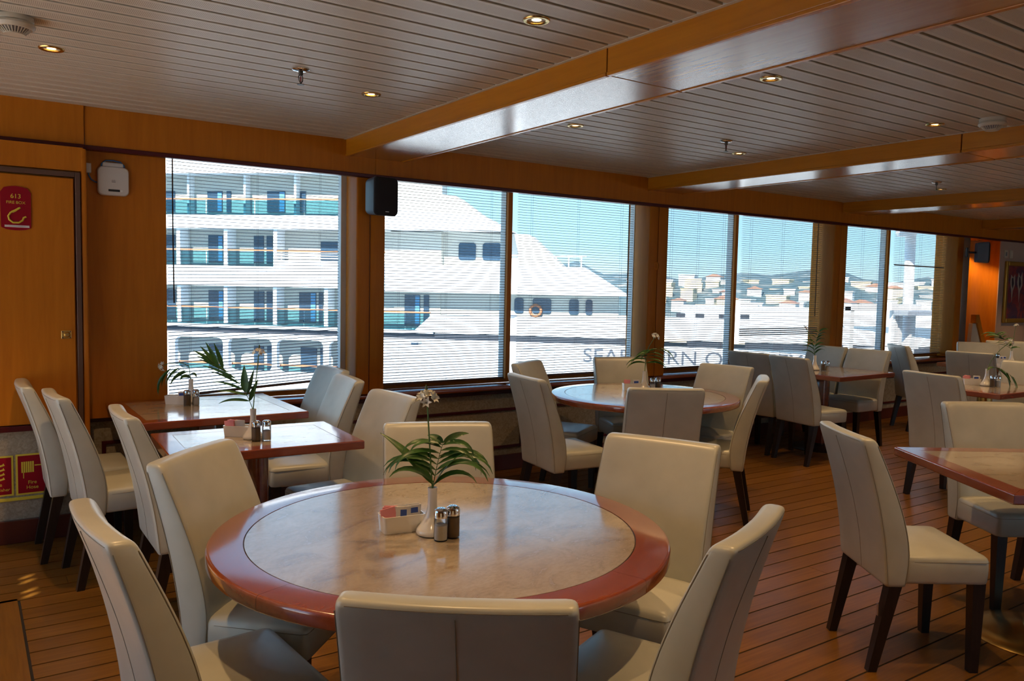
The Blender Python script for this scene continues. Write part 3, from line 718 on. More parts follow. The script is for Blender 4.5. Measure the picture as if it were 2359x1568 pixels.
# ---- plants
def leaf_mesh(L, W, droop, curl, nseg=9, roll=0.0):
    """leaf along +x, drooping to -z, its blade turned by roll about its own midrib"""
    vs_, fs = [], []
    x = z = 0.0; ang = curl; cr, sr = math.cos(roll), math.sin(roll)
    for i in range(nseg + 1):
        t_ = i / nseg; wd = W * (math.sin(PI * min(1, t_ ** 0.7)) ** 0.9 if 0 < t_ < 1 else 0.03) * 0.5 + 0.0003
        nx, nz = -math.sin(ang), math.cos(ang)
        for sg in (-1, 0, 1):
            up_ = sg * wd * sr + abs(sg) * wd * 0.3 * cr
            vs_.append((x + nx * up_, sg * wd * cr - abs(sg) * wd * 0.3 * sr, z + nz * up_))
        ang -= droop / nseg * (0.3 + 1.4 * t_); x += math.cos(ang) * L / nseg; z += math.sin(ang) * L / nseg
    for i in range(nseg):
        for k_ in (0, 1): fs.append((i * 3 + k_, i * 3 + k_ + 1, i * 3 + 4 + k_, i * 3 + 3 + k_))
    top = [tuple(a) for a in vs_]; n = len(vs_)
    vs2 = [(a, b, c - 0.0005) for a, b, c in vs_]
    return MB().add(top + vs2, fs + [tuple(i + n for i in f[::-1]) for f in fs])
def frond(vx, vy, pts, specs, label, r=0.0016, roll=0.5, ls=1.0, ws=1.3):
    """pts: rachis points relative to the vase mouth; specs: (t, yaw deg, pitch deg, length, width, droop)"""
    base = Vector((vx, vy, TZ + 0.135))
    o = empty('palm_frond', label, 'palm frond', base)
    P = [Vector(p) for p in pts]
    # smooth the rachis
    C_ = []
    for i in range(len(P) - 1):
        p0, p1, p2, p3 = P[max(i - 1, 0)], P[i], P[i + 1], P[min(i + 2, len(P) - 1)]
        for j in range(6):
            t_ = j / 6; C_.append(0.5 * ((2 * p1) + (p2 - p0) * t_ + (2 * p0 - 5 * p1 + 4 * p2 - p3) * t_ ** 2 + (3 * p1 - p0 - 3 * p2 + p3) * t_ ** 3))
    C_.append(P[-1])
    MB().tube([Vector((0, 0, -0.03))] + C_, [r] + [r * (1 - 0.6 * i / len(C_)) for i in range(len(C_))], 6).obj('stalk', 'stem', o, True)
    for t_, yw, pt, L, W, dr in specs:
        q = C_[min(len(C_) - 1, int(t_ * (len(C_) - 1)))]
        sd = roll if abs(((yw - RY + 180) % 360) - 180) < 90 else -roll
        put('leaf', leaf_mesh(L * ls, W * ws, dr, math.radians(pt), 9, sd + random.uniform(-0.35, 0.35)).mesh('leaf', 'leaf', True, 70), o, q, (0, 0, math.radians(yw)))
    return o
PETAL = leaf_mesh(0.020, 0.009, 0.9, 1.0, 5)
def blossom_mesh():
    m = MB()
    for i in range(6):
        a = i * PI / 3; c, s_ = math.cos(a), math.sin(a)
        m.add([(x * c - y_ * s_, x * s_ + y_ * c, z) for x, y_, z in PETAL.v], PETAL.f)
    return m.mesh('blossom', 'petal', True, 80)
BLOS = blossom_mesh()
BUD = MB().lathe([(0, 0.020), (0.0025, 0.016), (0.0045, 0.008), (0.004, 0.002), (0, 0)], 8).mesh('bud', 'bud', True)
def flower(vx, vy, pts, label, n=9, rad=0.017, bud=True, sc=1.0):
    base = Vector((vx, vy, TZ + 0.135)); o = empty('white_flower', label, 'flower', base)
    P = [Vector(p) for p in pts]; MB().tube([Vector((0, 0, -0.03))] + P, 0.0024, 7).obj('stem', 'stem', o, True)
    tip = P[-1]; up = (P[-1] - P[-2]).normalized()
    rot = up.to_track_quat('Z', 'Y')
    rs = random.Random(n * 7 + int(vx * 100))
    for i in range(n):
        ph = i * 2.4; el = 0.15 + 1.25 * (i / max(1, n - 1)); d = Vector((math.cos(ph) * math.cos(el), math.sin(ph) * math.cos(el), math.sin(el)))
        d = rot @ d; b = put('blossom', BLOS, o, tip + d * rad * sc, (0, 0, 0)); b.rotation_mode = 'QUATERNION'; b.rotation_quaternion = d.to_track_quat('Z', 'Y'); b.scale = (sc * 0.95,) * 3
    if bud:
        b = put('bud', BUD, o, tip + up * (0.028 * sc)); b.rotation_mode = 'QUATERNION'; b.rotation_quaternion = rot
    return o

def R3(a, b, c):     # offset given as (right, away, up) -> world
    y0 = math.radians(34.384); return Vector((a * math.cos(y0) + b * math.sin(y0), -a * math.sin(y0) + b * math.cos(y0), c))
NEAR = 'the near round table'; FAR = 'the far round table'; SQ1 = 'the left window table'; SQ2 = 'the thick column table'
SQ5 = 'the table below the bent slats'; SQ6 = 'the brass pedestal table'; SQ8 = 'the farthest table'
# near round table
vx, vy = 1.15, 2.085
vase(vx, vy, NEAR); caddy(1.088, 2.165, math.radians(-8), NEAR, PINKS + WHITES + BLUES)
shaker(1.142, 2.018, 'salt', NEAR); shaker(1.186, 2.024, 'pepper', NEAR)
sp = []
for i, (t_, L, up_) in enumerate(((0.16, .13, 55), (0.28, .16, 46), (0.40, .165, 38), (0.52, .165, 30), (0.62, .15, 26), (0.72, .14, 24), (0.82, .12, 24), (0.90, .10, 26))):
    sp.append((t_, RY + random.uniform(-22, 14), up_ + random.uniform(-8, 8), L, 0.014, 1.9)); sp.append((t_ + 0.03, RY + 180 + random.uniform(-14, 22), up_ + random.uniform(-8, 8), L * 0.98, 0.014, 1.8))
sp += [(0.97, RY + 30, 30, 0.075, 0.015, 0.7), (0.98, RY + 150, 25, 0.05, 0.018, 0.4), (0.12, RY + 165, 48, 0.19, 0.030, 0.35), (0.1, RY - 20, 62, 0.13, 0.010, 0.6)]
frond(vx, vy, [R3(0, 0, 0), R3(0.008, 0, 0.05), R3(0.018, 0.005, 0.10), R3(0.030, 0.01, 0.145)], sp, 'arching green palm frond in the vase on ' + NEAR, roll=0.7, ls=1.20, ws=1.25)
flower(vx, vy, [R3(0, 0, 0), R3(-0.006, 0, 0.07), R3(-0.012, 0.004, 0.15), R3(-0.020, 0.004, 0.262)], 'white flower on a tall stem in the vase on ' + NEAR, 13, 0.019, True, 1.2)
# nearer square table
vx, vy = 1.125, 3.80
vase(vx, vy, SQ2); caddy(1.085, 3.895, math.radians(-40), SQ2, PINKS + WHITES[1:])
shaker(1.118, 3.732, 'pepper', SQ2); shaker(1.165, 3.725, 'salt', SQ2)
P_ = [R3(0, 0, 0), R3(-0.03, 0, 0.07), R3(-0.085, 0, 0.15), R3(-0.19, 0, 0.225)]
sp = [(0.25, RY + 180, 10, .15, .012, .7), (0.36, RY + 180, 18, .14, .011, .5), (0.47, RY + 180, 25, .15, .010, .5), (0.58, RY + 178, 30, .16, .010, .4), (0.68, RY + 183, 28, .16, .012, .3), (0.78, RY + 180, 30, .15, .012, .3), (0.88, RY + 180, 30, .14, .012, .2),
      (0.99, RY + 180, 35, .12, .014, .2), (0.97, RY + 175, 50, .11, .016, .1), (0.92, RY + 175, 62, .13, .018, .1), (0.84, RY + 175, 72, .13, .018, .1), (0.42, RY + 150, 88, .13, .034, .05), (0.34, RY + 60, 72, .13, .018, .1), (0.26, RY + 40, 70, .11, .020, .1)]
frond(vx, vy, P_, sp, 'palm frond sweeping left out of the vase on ' + SQ2, roll=1.15, ls=1.0, ws=1.1)
flower(vx, vy, [R3(0, 0, 0), R3(0.008, 0, 0.10), R3(0.022, 0, 0.22), R3(0.026, 0, 0.265)], 'open white flower with dark bud on ' + SQ2, 7, 0.018)
# table at the left window
vx, vy = 1.135, 5.10
vase(vx, vy, SQ1); caddy(1.05, 5.07, math.radians(-35), SQ1, BLUES[:2])
shaker(1.085, 4.97, 'pepper', SQ1); shaker(1.135, 4.98, 'salt', SQ1)
sp = [(0.3 + 0.08 * i, RY + 180 + random.uniform(-25, 25), -20 - 5 * i, .13, .016, .9) for i in range(9)] + [(0.15, RY + 200, 30, .07, .02, 2.2), (0.18, RY - 10, 40, .06, .02, 2.4)]
frond(vx, vy, [R3(0, 0, 0), R3(-0.03, 0, 0.06), R3(-0.12, 0, 0.07), R3(-0.19, 0, 0.0)], sp, 'wilted palm frond drooping over the edge of ' + SQ1)
flower(vx, vy, [R3(0, 0, 0), R3(-0.012, 0, 0.085), R3(-0.05, 0, 0.105), R3(-0.135, 0, 0.10), R3(-0.165, 0, 0.085)], 'bent white flower hanging from the vase on ' + SQ1, 7, 0.020, False)
# far round table
vx, vy = 4.13, 4.30
vase(vx, vy, FAR); caddy(4.05, 4.35, math.radians(-25), FAR, PINKS[1:] + BLUES)
shaker(4.16, 4.245, 'salt', FAR); shaker(4.21, 4.24, 'pepper', FAR)
sp = []
for i in range(6):
    sp.append((0.30 + 0.12 * i, RY + random.uniform(-30, 25), 18 - 6 * i, .17, .013, 1.5)); sp.append((0.28 + 0.12 * i, RY + 180 + random.uniform(-25, 25), 16 - 4 * i, .17, .013, 1.3))
frond(vx, vy, [R3(0, 0, 0), R3(0.01, 0, 0.08), R3(0.05, 0, 0.155), R3(0.12, 0, 0.185)], sp, 'feathery palm frond in the vase on ' + FAR)
flower(vx, vy, [R3(0, 0, 0), R3(0.004, 0, 0.10), R3(0.025, 0, 0.19), R3(0.065, 0, 0.255)], 'white flower leaning right in the vase on ' + FAR, 10, 0.022, False)
# square table under the bent slats
vx, vy = 6.74, 4.70
vase(vx, vy, SQ5); caddy(6.70, 4.80, math.radians(-30), SQ5, PINKS[:2])
shaker(6.745, 4.61, 'pepper', SQ5); shaker(6.785, 4.59, 'salt', SQ5)
sp = []
for i in range(7):
    sp.append((0.12 + 0.13 * i, RY + random.uniform(-20, 20), 48, .13 - .006 * i, .020, 1.5)); sp.append((0.10 + 0.13 * i, RY + 180 + random.uniform(-20, 20), 42, .15 - .010 * i, .012, 1.2))
frond(vx, vy, [R3(0, 0, 0), R3(-0.005, 0, 0.09), R3(0.015, 0, 0.18), R3(0.035, 0, 0.25)], sp, 'upright palm frond in the vase on ' + SQ5)
flower(vx, vy, [R3(0, 0, 0), R3(-0.03, 0, 0.12), R3(-0.085, 0, 0.24), R3(-0.10, 0, 0.262)], 'small closed flower left of the frond on ' + SQ5, 4, 0.014, True, 0.8)
# brass pedestal table
vx, vy = 7.0, 3.25
vase(vx, vy, SQ6); caddy(6.97, 3.355, math.radians(-50), SQ6, PINKS + BLUES)
shaker(6.965, 3.185, 'pepper', SQ6); shaker(7.0, 3.16, 'salt', SQ6)
sp = [(0.45 + 0.07 * i, RY + random.uniform(-35, 35), -35 - 3 * i, .16, .018, .5) for i in range(8)] + [(0.4, RY + 200, 10, .09, .016, 1.3), (0.5, RY - 20, -60, .12, .016, .3)]
frond(vx, vy, [R3(0, 0, 0), R3(0.03, -0.03, 0.02), R3(0.09, -0.05, 0.01), R3(0.20, -0.06, -0.065)], sp, 'palm frond fallen sideways to the right on ' + SQ6)
flower(vx, vy, [R3(0, 0, 0), R3(0.03, 0, 0.08), R3(0.10, 0, 0.17), R3(0.165, 0, 0.225)], 'white tulip shaped flower leaning right on ' + SQ6, 5, 0.016, False, 1.3)
# farthest table
vx, vy = 9.62, 4.22
vase(vx, vy, SQ8); caddy(9.55, 4.30, math.radians(-35), SQ8, WHITES[:1] + BLUES[1:])
shaker(9.60, 4.40, 'salt', SQ8); shaker(9.66, 4.38, 'pepper', SQ8)
sp = []
for i in range(7):
    sp.append((0.2 + 0.12 * i, RY + 180 + random.uniform(-30, 30), 35 - 3 * i, .17, .018, 1.0)); sp.append((0.2 + 0.12 * i, RY + random.uniform(-40, 40), 30, .10, .018, 1.0))
frond(vx, vy, [R3(0, 0, 0), R3(-0.04, 0, 0.07), R3(-0.11, 0, 0.15), R3(-0.20, 0, 0.20)], sp, 'bushy palm frond in the vase on ' + SQ8)
flower(vx, vy, [R3(0, 0, 0), R3(0.01, 0, 0.12), R3(0.02, 0, 0.23), R3(0.03, 0, 0.28)], 'small white flower on a thin stem on ' + SQ8, 5, 0.018, False)

# ================================================================== BLINDS
SP = 0.0212
def slat_mesh(L):
    hw = 0.0125; pr = [(-hw, 0.0), (-hw * 0.5, 0.0018), (0, 0.0025), (hw * 0.5, 0.0018), (hw, 0.0)]
    m = MB(); n = len(pr); th = 0.0010
    top = [(sx * L / 2, a, b) for sx in (-1, 1) for a, b in pr]; bot = [(x, a, b - th) for x, a, b in top]
    f = [(i, i + 1, n + i + 1, n + i) for i in range(n - 1)]
    m.add(top + bot, f + [tuple(q + 2 * n for q in g[::-1]) for g in f] + [(0, n, 3 * n, 2 * n), (n - 1, 2 * n - 1, 4 * n - 1, 3 * n - 1)])
    return m.mesh('slat', 'slat_paint', True, 30)
def blind(x0, x1, label, wand=None, cords=3, zb=0.735, bent=(), loose=(), rail_tilt=0.0, lean=0.0, tilt=0.09, yb=5.462, wz=1.24):
    o = empty('venetian_blind', label, 'blind', ((x0 + x1) / 2, yb, zb), 0, 'venetian blinds in the windows')
    L = x1 - x0; H = 2.315 - zb
    MB().rbox(-L / 2, L / 2, -0.014, 0.014, H - 0.028, H, 0.002).obj('head_rail', 'slat_paint', o)
    br = MB().rbox(-L / 2, L / 2, -0.013, 0.013, 0.0, 0.016, 0.003).obj('bottom_rail', 'rail_paint', o)
    br.location = (0, 0, 0.002 + abs(rail_tilt) * L / 2); br.rotation_euler = (0, -rail_tilt, 0)
    for xx in (-L * 0.38, L * 0.38):
        k = MB().rbox(xx - 0.006, xx + 0.006, -0.008, 0.008, -0.003, 0.0, 0.0008).obj('cord_button', 'cord_dark', br)
    me = slat_mesh(L - 0.006); z = 0.030 + abs(rail_tilt) * L * 0.5; i = 0
    rs = random.Random(int(x0 * 100))
    n = int((H - 0.034 - z) / SP)
    for i in range(n):
        zz = z + i * SP; tl = tilt + rs.gauss(0, 0.018); ry = -rail_tilt * max(0, 1 - i / (n * 0.9)) + rs.gauss(0, 0.0006)
        dz = 0.0; dy = 0.0
        if i in bent: tl = 0.42 + rs.uniform(-0.05, 0.08)
        if i in loose: tl = 0.75
        put('slat', me, o, (rs.gauss(0, 0.0008), 0, zz), (tl, ry, 0))
    for c in range(cords):
        xx = -L / 2 + 0.14 + (L - 0.28) * c / (cords - 1)
        for yy in (-0.0135, 0.0135):
            MB().tube([(xx, yy, 0.015), (xx + rs.gauss(0, .002), yy, H * 0.5), (xx, yy, H - 0.02)], 0.0007, 4).obj('ladder_cord', 'cord_dark', o)
    if wand is not None:
        MB().tube([(wand - (x0 + x1) / 2, -0.026, H - 0.02), (wand - (x0 + x1) / 2, -0.028, H - 0.5), (wand - (x0 + x1) / 2 + 0.004, -0.028, wz - zb)], 0.0042, 8).obj('tilt_wand', 'cord_dark', o, True)
    return o
blind(1.075, 2.225, 'venetian blind over the single left window, in front of the balconies', 1.107, rail_tilt=0.055, wz=1.345)
blind(2.560, 3.655, 'venetian blind right of the loudspeaker, on the left pane', None)
blind(3.772, 5.045, 'venetian blind with a dark wand, in front of the first ship letters', 4.968, lean=0, wz=1.245)
blind(5.40, 6.405, 'venetian blind in front of the wooded hillside and the round ship letter', None, tilt=0.11)
blind(6.535, 7.845, 'venetian blind with several bent slats near its bottom', 7.748, bent=(13, 14, 15, 16), tilt=0.10, wz=1.235)
blind(8.16, 9.125, 'venetian blind on the left pane of the farthest window', None, tilt=0.11)
blind(9.30, 10.46, 'venetian blind with one slipped slat on the farthest pane', None, loose=(51,), tilt=0.10)

# ================================================================== CEILING FITTINGS
DL = {}
DL['ring'] = MB().lathe([(0.033, 0.004), (0.034, -0.003), (0.040, -0.006), (0.048, -0.005), (0.051, -0.001), (0.051, 0.001), (0.04, 0.004)], 32).mesh('ring', 'brass', True)
DL['cup'] = MB().lathe([(0.034, 0.002), (0.030, 0.014), (0.0, 0.017)], 24).mesh('reflector', 'chrome', True)
DL['lamp'] = MB().lathe([(0.0, -0.0005), (0.018, 0.0), (0.026, 0.004), (0.027, 0.008)], 24).mesh('lamp_face', 'bulb', True)
def downlight(x, y_, label, z=ZC):
    o = empty('ceiling_downlight', label, 'downlight', (x, y_, z), 0, 'recessed ceiling lamps')
    put('ring', DL['ring'], o); put('reflector', DL['cup'], o); put('lamp_face', DL['lamp'], o)
    d = bpy.data.lights.new('lamp_light', 'SPOT'); d.energy = LAMP_W; d.color = LAMP_COL; d.spot_size = math.radians(92); d.spot_blend = 0.7; d.shadow_soft_size = 0.016
    l_ = bpy.data.objects.new('lamp_light', d); COL.objects.link(l_); l_.parent = o; l_.location = (0, 0, -0.012)
for x, y_, lab in ((0.34, 4.06, 'lit ceiling lamp near the left smoke detector'), (1.78, 3.945, 'lit ceiling lamp right of the left sprinkler, near the big beam'), (1.77, 2.47, 'lit ceiling lamp nearest the top edge, left of the big beam'), (0.34, 2.47, 'ceiling lamp above the left front chairs'),
                   (3.10, 3.895, 'lit ceiling lamp just past the big beam, over the middle window'), (3.105, 2.465, 'lit ceiling lamp largest in the bay past the big beam'), (4.615, 3.915, 'lit ceiling lamp beside the middle sprinkler'), (4.657, 2.53, 'lit ceiling lamp left of the right smoke detector'),
                   (6.05, 3.95, 'ceiling lamp hidden behind the second beam'), (6.05, 2.50, 'ceiling lamp behind the second beam near the right edge'), (7.554, 4.016, 'lit ceiling lamp under the far sprinkler'), (7.55, 2.5, 'ceiling lamp past the far sprinkler'), (8.95, 3.95, 'ceiling lamp in the farthest bay by the window'), (10.4, 3.95, 'ceiling lamp in the farthest bay by the end wall'), (11.9, 4.3, 'unseen ceiling lamp added to brighten the framed painting'), (8.95, 2.5, 'ceiling lamp in the farthest bay, near side'),  # the lamp before the painting is unseen, added to brighten the far wall
                   (0.34, 1.0, 'ceiling lamp over the foreground chair'), (1.78, 1.0, 'ceiling lamp over the right foreground chair'), (3.10, 1.0, 'ceiling lamp over the table at the right edge'), (4.63, 1.0, 'ceiling lamp beyond the table at the right edge')):
    downlight(x, y_, lab)
def sprinkler(x, y_, label):
    o = empty('fire_sprinkler', label, 'sprinkler', (x, y_, ZC), 0.5, 'ceiling sprinklers')
    MB().lathe([(0.0, 0.0), (0.040, 0.0), (0.041, -0.003), (0.034, -0.009), (0.014, -0.012), (0, -0.012)], 28).obj('escutcheon', 'chrome', o, True)
    MB().lathe([(0, -0.010), (0.011, -0.010), (0.011, -0.024), (0.008, -0.030), (0, -0.030)], 12).obj('nozzle', 'bronze_dark', o, True)
    for s_ in (-1, 1):
        MB().tube([(s_ * 0.009, 0, -0.026), (s_ * 0.014, 0, -0.036), (s_ * 0.012, 0, -0.052), (s_ * 0.003, 0, -0.062)], 0.0026, 6).obj('frame_arm', 'bronze_dark', o, True)
    MB().lathe([(0, -0.030), (0.0022, -0.031), (0.0028, -0.045), (0.002, -0.058), (0, -0.058)], 8).obj('glass_bulb', 'sprinkler_red', o, True)
    MB().lathe([(0, -0.060), (0.004, -0.060), (0.004, -0.068), (0.016, -0.069), (0.017, -0.071), (0, -0.071)], 16).obj('deflector', 'bronze_dark', o, True)
sprinkler(1.316, 3.70, 'chrome sprinkler left of the big beam'); sprinkler(4.168, 3.646, 'chrome sprinkler between the first and second beams'); sprinkler(7.039, 3.78, 'chrome sprinkler between the second and third beams')
def detector(x, y_, label):
    o = empty('smoke_detector', label, 'smoke detector', (x, y_, ZC), 0, 'ceiling smoke detectors')
    MB().lathe([(0, 0), (0.066, 0), (0.066, -0.016), (0.062, -0.020), (0, -0.020)], 36).obj('base', 'cream_plastic', o, True)
    MB().lathe([(0, -0.018), (0.050, -0.018), (0.068, -0.022), (0.071, -0.030), (0.068, -0.038), (0.060, -0.044), (0, -0.040)], 36).obj('housing', 'cream_plastic', o, True)
    MB().lathe([(0, -0.040), (0.054, -0.042), (0.034, -0.060), (0.0, -0.060)], 28).obj('chamber', 'grey_plastic', o, True)
    m = MB()
    rib = MB().box(0.028, 0.058, -0.0014, 0.0014, -0.060, -0.040).v
    for i in range(28):
        a = i * 2 * PI / 28; c, s_ = math.cos(a), math.sin(a)
        p = [(0.058, -0.0015, -0.042), (0.058, 0.0015, -0.042), (0.036, 0.0015, -0.063), (0.036, -0.0015, -0.063)]
        q = [(0.052, -0.0015, -0.040), (0.052, 0.0015, -0.040), (0.030, 0.0015, -0.060), (0.030, -0.0015, -0.060)]
        m.add([(x_ * c - y2 * s_, x_ * s_ + y2 * c, z) for x_, y2, z in p + q], [(0, 1, 2, 3), (7, 6, 5, 4), (0, 4, 5, 1), (1, 5, 6, 2), (2, 6, 7, 3), (3, 7, 4, 0)])
    m.obj('vent_ribs', 'cream_plastic', o)
    MB().lathe([(0, -0.0585), (0.036, -0.060), (0.036, -0.0655), (0.0, -0.0665)], 28).obj('cap', 'cream_plastic', o, True)
detector(0.185, 3.665, 'round cream smoke detector at the top left corner'); detector(4.741, 2.253, 'round cream smoke detector above the right end of the second beam')

# ================================================================== WALL FITTINGS
# loudspeakers
def speaker(loc, rz, label, bracket):
    o = empty('loudspeaker', label, 'loudspeaker', loc, rz)
    m = MB(); rings = []
    for yy, sx, sz in ((0.0, 0.086, 0.118), (-0.02, 0.092, 0.124), (-0.10, 0.098, 0.132), (-0.118, 0.097, 0.131)):
        rings.append([(a, yy, b) for a, b in rrect(-sx, sx, -sz, sz, 0.030, 5)])
    loft(rings, m).obj('cabinet', 'speaker_side', o, True)
    rings = []
    for yy, k_ in ((-0.1185, 0.0), (-0.128, 0.003), (-0.134, 0.016), (-0.136, 0.04)):
        rings.append([(a, yy - 0.006 * (1 - (b / 0.13) ** 2), b) for a, b in rrect(-0.097 + k_, 0.097 - k_, -0.131 + k_, 0.131 - k_, 0.030, 5)])
    g = loft(rings, MB()).obj('grille', 'grille', o, True)
    MB().rbox(-0.014, 0.014, -0.1415, -0.139, -0.108, -0.103, 0.0005).obj('badge', 'steel', g)
    if bracket: bracket(o)
def br1(o): MB().tube([(0, 0.0, 0), (0, 0.06, 0)], 0.012, 10).rbox(-0.03, 0.03, 0.055, 0.062, -0.05, 0.05, 0.004).obj('bracket', 'black_plastic', o)
speaker((2.405, 5.237, 2.094), math.radians(9), 'black loudspeaker mounted on the post between the left windows', br1)
def br2(o):
    MB().tube([(0, 0.0, 0), (-0.03, 0.05, 0), (-0.05, 0.115, 0)], 0.013, 10).obj('swivel_arm', 'black_plastic', o, True)
    MB().rbox(-0.09, -0.02, 0.105, 0.128, -0.06, 0.06, 0.006).obj('wall_mount', 'black_plastic', o)
speaker((10.56, 5.12, 2.035), math.radians(38), 'black loudspeaker on a swivel arm by the far recess', br2)
# wireless access point
o = empty('wireless_access_point', 'white wireless access point on the wood wall left of the windows', 'access point', (0.752, 5.33, 2.072))
loft([[(a, yy, b) for a, b in rrect(-0.084 + k_, 0.084 - k_, -0.090 + k_, 0.078 - k_, 0.028, 5)] for yy, k_ in ((0, 0.004), (-0.006, 0), (-0.022, 0), (-0.029, 0.004), (-0.031, 0.012))], MB()).obj('case', 'white_plastic', o, True)
MB().rbox(-0.056, 0.056, -0.020, 0, 0.075, 0.104, 0.008, 3).obj('top_cover', 'white_plastic', o, True)
dk = MB().rbox(-0.028, 0.034, -0.0325, -0.030, -0.067, -0.054, 0.001).obj('indicator_bar', 'black_plastic', o)
MB().rbox(0.034, 0.048, -0.0325, -0.030, -0.066, -0.056, 0.001).obj('indicator_light', 'alu_white', o)
m = MB()
for i, h_ in enumerate((3, 5, 7, 5, 3, 5, 7, 5, 3)): m.box(-0.010 + i * 0.0024, -0.009 + i * 0.0024, -0.0318, -0.0308, -0.006, -0.006 + h_ * 0.0012)
m.box(-0.010, 0.0105, -0.0318, -0.0308, -0.013, -0.009)
m.obj('emblem', 'grey_plastic', o)
cb = MB().tube([(-0.062, -0.010, 0.060), (-0.060, -0.012, 0.092), (-0.040, -0.014, 0.112), (0, -0.014, 0.1155), (0.040, -0.014, 0.110), (0.060, -0.012, 0.090), (0.064, -0.010, 0.066)], 0.0045, 8).obj('blue_cable', 'blue_cable', o, True)
MB().tube([(-0.130, -0.008, 0.045), (-0.128, -0.008, 0.020), (-0.115, -0.008, -0.004), (-0.095, -0.008, -0.016), (-0.080, -0.008, -0.018)], 0.004, 8).obj('blue_cable', 'blue_cable', o, True)
o = MB().rbox(0.609, 0.636, 5.305, 5.331, 2.105, 2.160, 0.003).obj('junction_box', 'white_plastic', None, True); tag(o, 'small white cable box in the corner left of the access point', 'cable box')
# fire box sign: dark red plate with rounded top
o = empty('fire_box_sign', 'dark red fire box sign with yellow hose symbol on the door', 'sign', (0.252, 5.204, 1.866))
pts = [(-0.070, -0.105)] + [(-0.045 + 0.09 * i / 8, -0.116 - 0.004 * math.sin(PI * i / 8)) for i in range(9)] + [(0.070, -0.105), (0.072, 0.085)] + [(0.055 - 0.11 * i / 8, 0.110 + 0.010 * math.sin(PI * i / 8)) for i in range(9)] + [(-0.072, 0.085)]
MB().prism(pts, lambda a, b, d: (a, -d, b), 0.006).obj('plate', 'sign_red', o)
text('number', '613', 'sign_yellow', o, (0.0, -0.0068, 0.054), (PI / 2, 0, 0), 0.034, 0.0006)
text('lettering', 'FIRE BOX', 'sign_yellow', o, (0.0, -0.0068, 0.024), (PI / 2, 0, 0), 0.0215, 0.0006)
hp = [(0.048, -0.044), (0.036, -0.050), (0.030, -0.066), (0.012, -0.078), (-0.014, -0.078), (-0.032, -0.064), (-0.036, -0.044), (-0.026, -0.026), (-0.008, -0.014), (0.010, -0.004), (0.020, 0.004)]
MB().tube([(a, -0.0072, b) for a, b in hp], 0.0052, 8).obj('hose_symbol', 'sign_yellow', o, True)
MB().prism([(-0.022, -0.016), (-0.006, -0.008), (0.012, 0.006), (0.018, 0.000), (0.0, -0.018), (-0.014, -0.026)], lambda a, b, d: (a, -0.006 - d, b), 0.004).obj('nozzle_symbol', 'sign_yellow', o)
MB().rbox(-0.054, 0.062, -0.0075, -0.0055, -0.104, -0.092, 0.0006).obj('white_label', 'sign_white', o)
MB().rbox(-0.036, 0.044, -0.0079, -0.0074, -0.0995, -0.0970, 0.0001, 1).obj('small_print', 'hull_line', o)
# two photoluminescent fire signs low on the wall
def low_sign(x0, x1, z0, z1, label, kind):
    o = empty('fire_safety_sign', label, 'sign', ((x0 + x1) / 2, 5.224, (z0 + z1) / 2)); w_, h_ = (x1 - x0) / 2, (z1 - z0) / 2
    MB().rbox(-w_, w_, -0.003, 0, -h_, h_, 0.0008).obj('yellow_plate', 'sign_yellow', o)
    MB().rbox(-w_ + 0.010, w_ - 0.010, -0.0042, -0.002, -h_ + 0.010, h_ - 0.010, 0.0004).obj('red_field', 'sign_red', o)
    if kind == 'flame':
        for i in range(4):
            zz = 0.062 - 0.026 * i
            MB().prism([(-0.040, zz + 0.012), (-0.020, zz - 0.004), (0.008, zz - 0.010), (0.036, zz - 0.002), (0.030, zz + 0.012), (0.024, zz + 0.004), (0.004, zz + 0.0), (-0.018, zz + 0.008)], lambda a, b, d: (a, -0.004 - d, b), 0.001).obj('flame_tongue', 'sign_yellow', o)
        text('lettering', 'Fire', 'sign_yellow', o, (0.0, -0.0047, -0.056), (PI / 2, 0, 0), 0.028, 0.0004); text('lettering', 'Extinguisher', 'sign_yellow', o, (0.0, -0.0047, -0.084), (PI / 2, 0, 0), 0.0235, 0.0004)
    else:
        m = MB()
        for i in range(6): m.box(-0.052 + i * 0.0105, -0.044 + i * 0.0105, -0.0052, -0.004, 0.010, 0.072)
        m.obj('hose_reel', 'sign_yellow', o)
        MB().box(0.012, 0.0525, -0.0051, -0.004, 0.045, 0.051).box(0.052, 0.058, -0.0051, -0.004, 0.020, 0.078).obj('valve_symbol', 'sign_yellow', o); MB().box(-0.044, -0.040, -0.0051, -0.004, -0.022, 0.010).obj('hose_end', 'sign_yellow', o)
        text('lettering', 'Fire', 'sign_yellow', o, (0.0, -0.0047, -0.056), (PI / 2, 0, 0), 0.028, 0.0004); text('lettering', 'Hose', 'sign_yellow', o, (0.0, -0.0047, -0.084), (PI / 2, 0, 0), 0.028, 0.0004)
low_sign(0.062, 0.215, 0.270, 0.497, 'red and yellow fire extinguisher sign cut by the left edge', 'flame')
low_sign(0.226, 0.384, 0.268, 0.500, 'red and yellow fire hose sign behind the leftmost chair', 'hose')
o = MB().rbox(-0.6, 0.44, 5.215, 5.2245, 0.240, 0.258, 0.002).obj('guide_strip', 'sign_yellow'); tag(o, 'yellow guide strip along the wall beneath the fire signs', 'guide strip')
